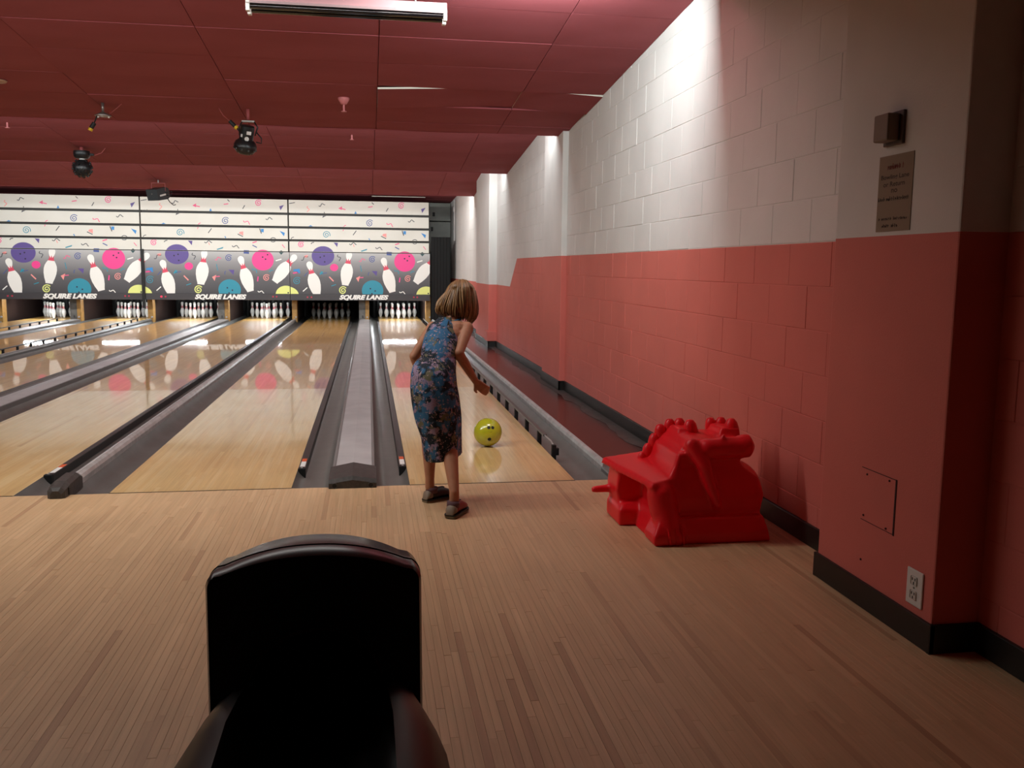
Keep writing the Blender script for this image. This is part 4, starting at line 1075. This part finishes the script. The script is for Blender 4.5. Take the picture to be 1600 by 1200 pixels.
# effect light 1: can with half-ball, tilted
P0 = Vector((-1.14, 9.25, zceil(9.25)))
t = empty('effect_light', P0); tag(t, 'black ceiling effect light with white stickers and yellow plug', 'effect light', 'hanging effect lights')
local(MB().cyl(P0, P0-Vector((0, 0, .10)), .016, n=12).build('stem', M_CONDR, smooth=True), t)
local(MB().cbox(-.06, .06, -.02, .02, -.008, .008, .003, Matrix.Translation(P0-Vector((0, 0, .115)))).build('mount_plate', M_STEEL), t)
Mt = Matrix.Translation(P0-Vector((.02, 0, .26))) @ Matrix.Rotation(.18, 4, 'Y') @ Matrix.Rotation(.25, 4, 'X')
b_ = local(MB().lathe([(.001, .11), (.055, .11), (.066, .10), (.068, -.02), (.060, -.05), (.001, -.05)], n=24, M=Mt.to_3x3(), c=Mt.translation).build('body', M_BLK, smooth=True, angle=40), t)
dm = MB().lathe([(.060, -.02), (.095, -.05), (.110, -.085), (.108, -.115), (.085, -.150), (.05, -.170), (.001, -.176)], n=24, M=Mt.to_3x3(), c=Mt.translation)
dm = local(dm.build('lens_dome', M_BLK, smooth=True, angle=60), t)
for j in range(10):
    a = 2*PI*j/10
    for rr_, zz_ in ((.100, -.118), (.068, -.150)):
        p = Mt @ Vector((rr_*math.cos(a+zz_*9), rr_*math.sin(a+zz_*9), zz_))
        MB().ball(p, .013, 8, 6).build('lens', M_LENS, dm, smooth=True)
for a, z_, kind in ((-1.15, .045, 'sq'), (-1.35, -.012, 'disc'), (-2.15, .01, 'small')):
    p = Mt @ Vector((.0685*math.cos(a), .0685*math.sin(a), z_)); nn = (Mt.to_3x3() @ Vector((math.cos(a), math.sin(a), 0))).normalized()
    if kind == 'disc': MB().cyl(p, p+nn*.002, .021, n=16).build('sticker', M_STW, b_)
    else:
        up3 = (Mt.to_3x3() @ Vector((0, 0, 1))).normalized(); sd_ = up3.cross(nn); hw, hh = ((.022, .016) if kind == 'sq' else (.010, .014))
        MB().add([p+nn*.002+sd_*i*hw+up3*j*hh for i, j in ((-1, -1), (1, -1), (1, 1), (-1, 1))], [(0, 1, 2, 3)]) if False else None
        q = MB(); q.add([p+nn*o_+sd_*i*hw+up3*j*hh for o_ in (-.002, .002) for i, j in ((-1, -1), (1, -1), (1, 1), (-1, 1))], [(0, 3, 2, 1), (4, 5, 6, 7), (0, 1, 5, 4), (1, 2, 6, 5), (2, 3, 7, 6), (3, 0, 4, 7)]); q.build('sticker', M_STW, b_)
local(MB().tube([P0+Vector((-.055, 0, -.115)), P0+Vector((-.085, 0, -.17)), P0+Vector((-.085, -.0, -.25))], .007, 8).build('yoke_arm', M_BLK, smooth=True), t)
local(MB().tube([P0+Vector((.055, 0, -.115)), P0+Vector((.088, 0, -.17)), P0+Vector((.062, 0, -.25))], .007, 8).build('yoke_arm', M_BLK, smooth=True), t)
local(MB().tube([P0+Vector((.07, .0, -.21)), P0+Vector((.12, 0, -.27)), P0+Vector((.12, 0, -.32)), P0+Vector((.07, 0, -.31))], .006, 8).build('loop_cord', M_CORD, smooth=True), t)
pc_ = P0+Vector((-.12, -.02, -.17))
local(MB().cyl(pc_+Vector((-.05, 0, .05)), pc_, .019, n=12).build('plug', M_CORD, smooth=True, angle=50), t)
local(MB().cyl(pc_, pc_+Vector((.018, 0, -.018)), .020, n=12).build('plug_band', M_YELP, smooth=True, angle=50), t)
local(MB().tube([pc_+Vector((.018, 0, -.018)), pc_+Vector((.04, .01, -.05)), P0+Vector((-.07, 0, -.21))], .006, 8).build('cord', M_CORD, smooth=True), t)
local(MB().tube([pc_+Vector((-.05, 0, .05)), pc_+Vector((-.11, 0, .10)), P0+Vector((-.27, -.02, -.002))], .004, 6).build('feed_cable', M_CONDR, smooth=True), t)
# effect light 2: spiky ball
Y2 = 13.0; P1 = Vector((-3.765, Y2, zceil(Y2)))
t = empty('effect_light', P1); tag(t, 'black spiky ball effect light hanging at the far left ceiling', 'effect light', 'hanging effect lights')
local(MB().cyl(P1, P1-Vector((0, 0, .06)), .022, n=12).build('stem', M_CONDR, smooth=True), t)
local(MB().lathe([(.001, .0), (.10, .0), (.105, -.03), (.10, -.075), (.075, -.10), (.001, -.10)], P1-Vector((0, 0, .05)), 24).build('motor_housing', M_BLK, smooth=True, angle=40), t)
local(MB().cyl(P1-Vector((0, 0, .15)), P1-Vector((0, 0, .165)), .035, n=16).build('collar', M_WHT), t)
bc = P1-Vector((0, 0, .275)); sp2 = local(MB().ball(bc, .115, 28, 18).build('ball', M_BLK, smooth=True), t)
nl = 46
for i in range(nl):
    z_ = 1-2*(i+.5)/nl; a = i*2.39996; q = math.sqrt(1-z_*z_); d_ = Vector((q*math.cos(a), q*math.sin(a), z_))
    if z_ > .85: continue
    MB().cyl(bc+d_*.105, bc+d_*.132, .017, .015, 10).build('lens_barrel', M_BLK, sp2, smooth=True, angle=40)
local(MB().tube([P1+Vector((.10, 0, -.09)), P1+Vector((.17, 0, -.10)), P1+Vector((.25, 0, -.07)), P1+Vector((.31, -.02, -.002))], .005, 6).build('feed_cable', M_CONDR, smooth=True), t)
local(MB().cbox(.10, .155, -.02, .02, -.11, -.08, .005, Matrix.Translation(P1)).build('plug', M_CORD), t)
# empty hanger with loose plug
P2 = Vector((-2.46, 9.21, zceil(9.21)))
t = empty('empty_lamp_hanger', P2); tag(t, 'bare lamp hanger on the red ceiling with a yellow-tipped plug dangling', 'hanger')
local(MB().cyl(P2, P2-Vector((0, 0, .085)), .015, .011, 12).build('stem', M_STEEL, smooth=True), t)
local(MB().lathe([(.001, 0), (.02, 0), (.075, -.03), (.075, -.036), (.001, -.036)], P2-Vector((0, 0, .085)), 20).build('canopy', M_STEEL, smooth=True, angle=40), t)
for s in (-.045, .05): local(MB().cyl(P2+Vector((s, 0, -.118)), P2+Vector((s, 0, -.137)), .008, n=8).build('bolt', M_WHT), t)
local(MB().tube([P2+Vector((-.055, 0, -.12)), P2+Vector((-.07, 0, -.16)), P2+Vector((-.085, 0, -.19))], .006, 8).build('cord', M_CORD, smooth=True), t)
local(MB().cyl(P2+Vector((-.080, 0, -.185)), P2+Vector((-.112, 0, -.235)), .020, n=12).build('plug', M_CORD, smooth=True, angle=50), t)
local(MB().cyl(P2+Vector((-.112, 0, -.235)), P2+Vector((-.124, 0, -.258)), .021, n=12).build('plug_tip', M_YELP, smooth=True, angle=50), t)
local(MB().tube([P2+Vector((.06, 0, -.10)), P2+Vector((.13, 0, -.04)), P2+Vector((.17, 0, -.003))], .004, 6).build('feed_cable', M_CONDR, smooth=True), t)
# boxy projector
Y3 = 17.6; zc = zceil(Y3); P3 = Vector((-3.80, Y3, zc))
t = empty('effect_projector', P3); tag(t, 'boxy grey effect projector hanging in front of the middle masking unit', 'projector')
M_PROJ = mat('projector grey', '34383a', .5)
local(MB().cyl(P3, P3-Vector((0, 0, .05)), .012, n=8).build('stem', M_STEEL), t)
yk = MB().cbox(-.125, .125, -.012, .012, -.062, -.05, .003, Matrix.Translation(P3))
for s in (-.12, .12): yk.cbox(s-.006, s+.006, -.012, .012, -.20, -.05, .003, Matrix.Translation(P3))
local(yk.build('yoke', M_CONDR), t)
Mp = Matrix.Translation(P3-Vector((.01, 0, .245))) @ Matrix.Rotation(-.5, 4, 'Z') @ Matrix.Rotation(.25, 4, 'X')
pj = MB().rings([[Mp @ Vector(p) for p in r] for r in ([(-.12, -.16, -.10), (.12, -.16, -.10), (.12, -.16, .10), (-.12, -.16, .10)], [(-.12, .10, -.12), (.12, .10, -.12), (.12, .10, .10), (-.12, .10, .10)], [(-.09, .20, -.09), (.09, .20, -.09), (.09, .20, .06), (-.09, .20, .06)])])
po = pj.build('case', M_PROJ); fix(po.data); local(po, t)
MB().cyl(Mp @ Vector((0, -.16, .02)), Mp @ Vector((0, -.164, .02)), .012, n=12).build('screw', M_STEEL, po)
MB().cbox(.121, .124, -.10, .06, -.04, -.01, .001, Mp).build('vent_label', M_WHT, po)
local(MB().tube([Mp @ Vector((.10, .1, -.10)), P3+Vector((.20, -.02, -.40)), P3+Vector((.26, -.02, -.45)), P3+Vector((.30, -.02, -.44))], .008, 8).build('cord', M_CORD, smooth=True), t)
local(MB().tube([Mp @ Vector((.12, .05, 0)), P3+Vector((.24, 0, -.20)), P3+Vector((.22, 0, -.27)), Mp @ Vector((.12, .08, -.05))], .006, 8).build('loop_cord', M_CORD, smooth=True), t)
# sprinklers
def sprinkler(x_, y_, label, big=False):
    z_ = zceil(y_); p = Vector((x_, y_, z_)); t = empty('sprinkler', p); tag(t, label, 'sprinkler', 'ceiling sprinklers')
    if big: local(MB().lathe([(.001, 0), (.055, 0), (.05, -.02), (.028, -.055), (.012, -.062), (.001, -.062)], p, 20).build('cup', M_PINKW, smooth=True), t)
    z0 = -.06 if big else 0
    local(MB().cyl(p+Vector((0, 0, z0)), p+Vector((0, 0, z0-.06)), .010, n=10).build('frame', M_PINKW), t)
    local(MB().cyl(p+Vector((0, 0, z0-.06)), p+Vector((0, 0, z0-.066)), .026, n=16).build('deflector', M_PINKW), t)
sprinkler(-.21, 8.70, 'pink cupped sprinkler on the ceiling between hanging light and loose tile', True)
sprinkler(-.19, 11.80, 'small sprinkler just beyond the first ceiling step')
sprinkler(-4.22, 11.75, 'small sprinkler at the far left, beyond the ceiling step')
pv = Vector((-3.16, 8.57, zceil(8.57)))
tag(MB().lathe([(.001, .0), (.10, .0), (.09, -.012), (.001, -.02)], pv, 24).build('ceiling_disc', mat('tan disc', 'b08a70', .5), smooth=True), 'flat tan disc on the ceiling at the left picture edge', 'ceiling disc')
# black-light batten
YB = 6.05; zb = zceil(YB)
t = empty('light_fixture', (-.11, YB, zb)); tag(t, 'long ceiling batten light with unlit black tubes', 'light fixture')
M_BATT = mat('batten enamel', 'cf9da0', .35); M_REFL = mat('polished reflector', 'd9d6d4', .15, metal=.6); M_BLTUBE = mat('black tube', '08070a', .12, coat=.6)
xa, xb = -.735, .515; zt = zb-.075
for xs in (xa+.2, xb-.2): local(MB().cyl((xs, YB, zb), (xs, YB, zt-.005), .008, n=8).build('hanger_rod', M_STEEL), t)
local(MB().cbox(xa, xb, YB-.045, YB+.045, zt-.05, zt, .004).build('housing', M_BATT), t)
rf_ = MB().rings([[(x_, y_, z_) for y_, z_ in ((YB-.075, zt-.072), (YB-.045, zt-.048), (YB+.045, zt-.048), (YB+.075, zt-.072), (YB+.045, zt-.056), (YB-.045, zt-.056))] for x_ in (xa, xb)])
local(rf_.build('reflector', M_REFL), t)
for yo in (-.045, .045):
    local(MB().cyl((xa+.025, YB+yo, zt-.082), (xb-.025, YB+yo, zt-.082), .019, n=14).build('tube', M_BLTUBE, smooth=True, angle=50), t)
    for xs in (xa+.012, xb-.012): local(MB().cbox(xs-.012, xs+.012, YB+yo-.022, YB+yo+.022, zt-.115, zt-.045, .004).build('lamp_holder', M_WHT), t)

# ------------------------------------------------------------------ things on the near column
CX = 1.965
t = empty('wall_sounder', (CX, 3.2, 1.88)); tag(t, 'small tan box sounder on a plate above the paper notice', 'alarm box')
M_TANB = mat('tan plastic', '7c6a58', .5)
local(MB().cbox(CX-.012, CX, 3.13, 3.255, 1.822, 1.945, .003).build('back_plate', mat('brown plate', '4e4038', .5)), t)
local(MB().cbox(CX-.062, CX-.012, 3.150, 3.245, 1.835, 1.935, .006).build('case', M_TANB), t)
M_PAPER = mat('tan paper', '8d7a66', .8); M_INKR = mat('red ink', '7a3028', .8); M_INK = mat('dark ink', '3f3026', .8)
np_ = MB().box(CX-.0025, CX-.0008, 3.062, 3.286, 1.503, 1.788).build('paper_notice', M_PAPER)
tag(np_, 'tan paper notice with a red heading taped on the white column', 'notice')
def note(body, y0, y1, z, h, mt_):
    me = text_mesh(body, .03, mt_, 0, .0004, 'notice_line')
    xs = [v.co.x for v in me.vertices]; zs = [v.co.y for v in me.vertices]
    o = link('notice_line', me, np_)
    sx = (y1-y0)/(max(xs)-min(xs)); sz = h/(max(zs)-min(zs))
    # reads from left (far) to right (near): local x -> -Y
    o.matrix_basis = Matrix.Translation((CX-.003, y1+min(xs)*sx, z)) @ Matrix(((0, 0, -1), (-1, 0, 0), (0, 1, 0))).to_4x4() @ Matrix.Diagonal((sx, sz, 1, 1))
note('Bowling Lane', 3.085, 3.268, 1.700, .022, M_INK); note('or Return', 3.11, 3.25, 1.672, .018, M_INK); note('no', 3.155, 3.195, 1.648, .014, M_INK)
def smudge(y0, y1, z, h, mt_, seed):
    """line too blurred to read: irregular short pen strokes"""
    r_ = random.Random(seed); q = MB(); y = y1
    while y > y0:
        if r_.random() > .14:
            hh = h*r_.uniform(.5, 1); q.box(CX-.0030, CX-.0024, y-.0035, y, z, z+hh)
            q.box(CX-.0030, CX-.0024, y-.008, y, z+r_.uniform(0, h*.5), z+r_.uniform(h*.5, h*.62))
        y -= r_.uniform(.009, .013)
    q.build('blurred_line', mt_, np_)
smudge(3.13, 3.24, 1.735, .024, M_INKR, 1); smudge(3.085, 3.28, 1.618, .016, M_INK, 2); smudge(3.09, 3.27, 1.545, .013, M_INK, 3); smudge(3.13, 3.245, 1.518, .014, M_INK, 4)
t = empty('wall_outlet', (CX, 2.88, .2)); tag(t, 'white duplex power outlet low on the red column', 'outlet')
pl_ = local(MB().cbox(CX-.007, CX, 2.832, 2.928, .137, .272, .004).build('cover_plate', M_WHT), t)
M_SOCKF = mat('socket face', 'cdc6bc', .4)
for zc_ in (.178, .231):
    f_ = local(MB().cbox(CX-.010, CX-.006, 2.862, 2.898, zc_-.017, zc_+.017, .005).build('receptacle', M_SOCKF), t)
    for y_, z_ in ((2.872, zc_+.006), (2.888, zc_+.006), (2.880, zc_-.009)):
        MB().box(CX-.0108, CX-.0098, y_-.0022, y_+.0022, z_-.005, z_+.005).build('slot', M_DARK, f_)
local(MB().cyl((CX-.007, 2.880, .2045), (CX-.0085, 2.880, .2045), .004, n=8).build('plate_screw', M_STEEL), t)
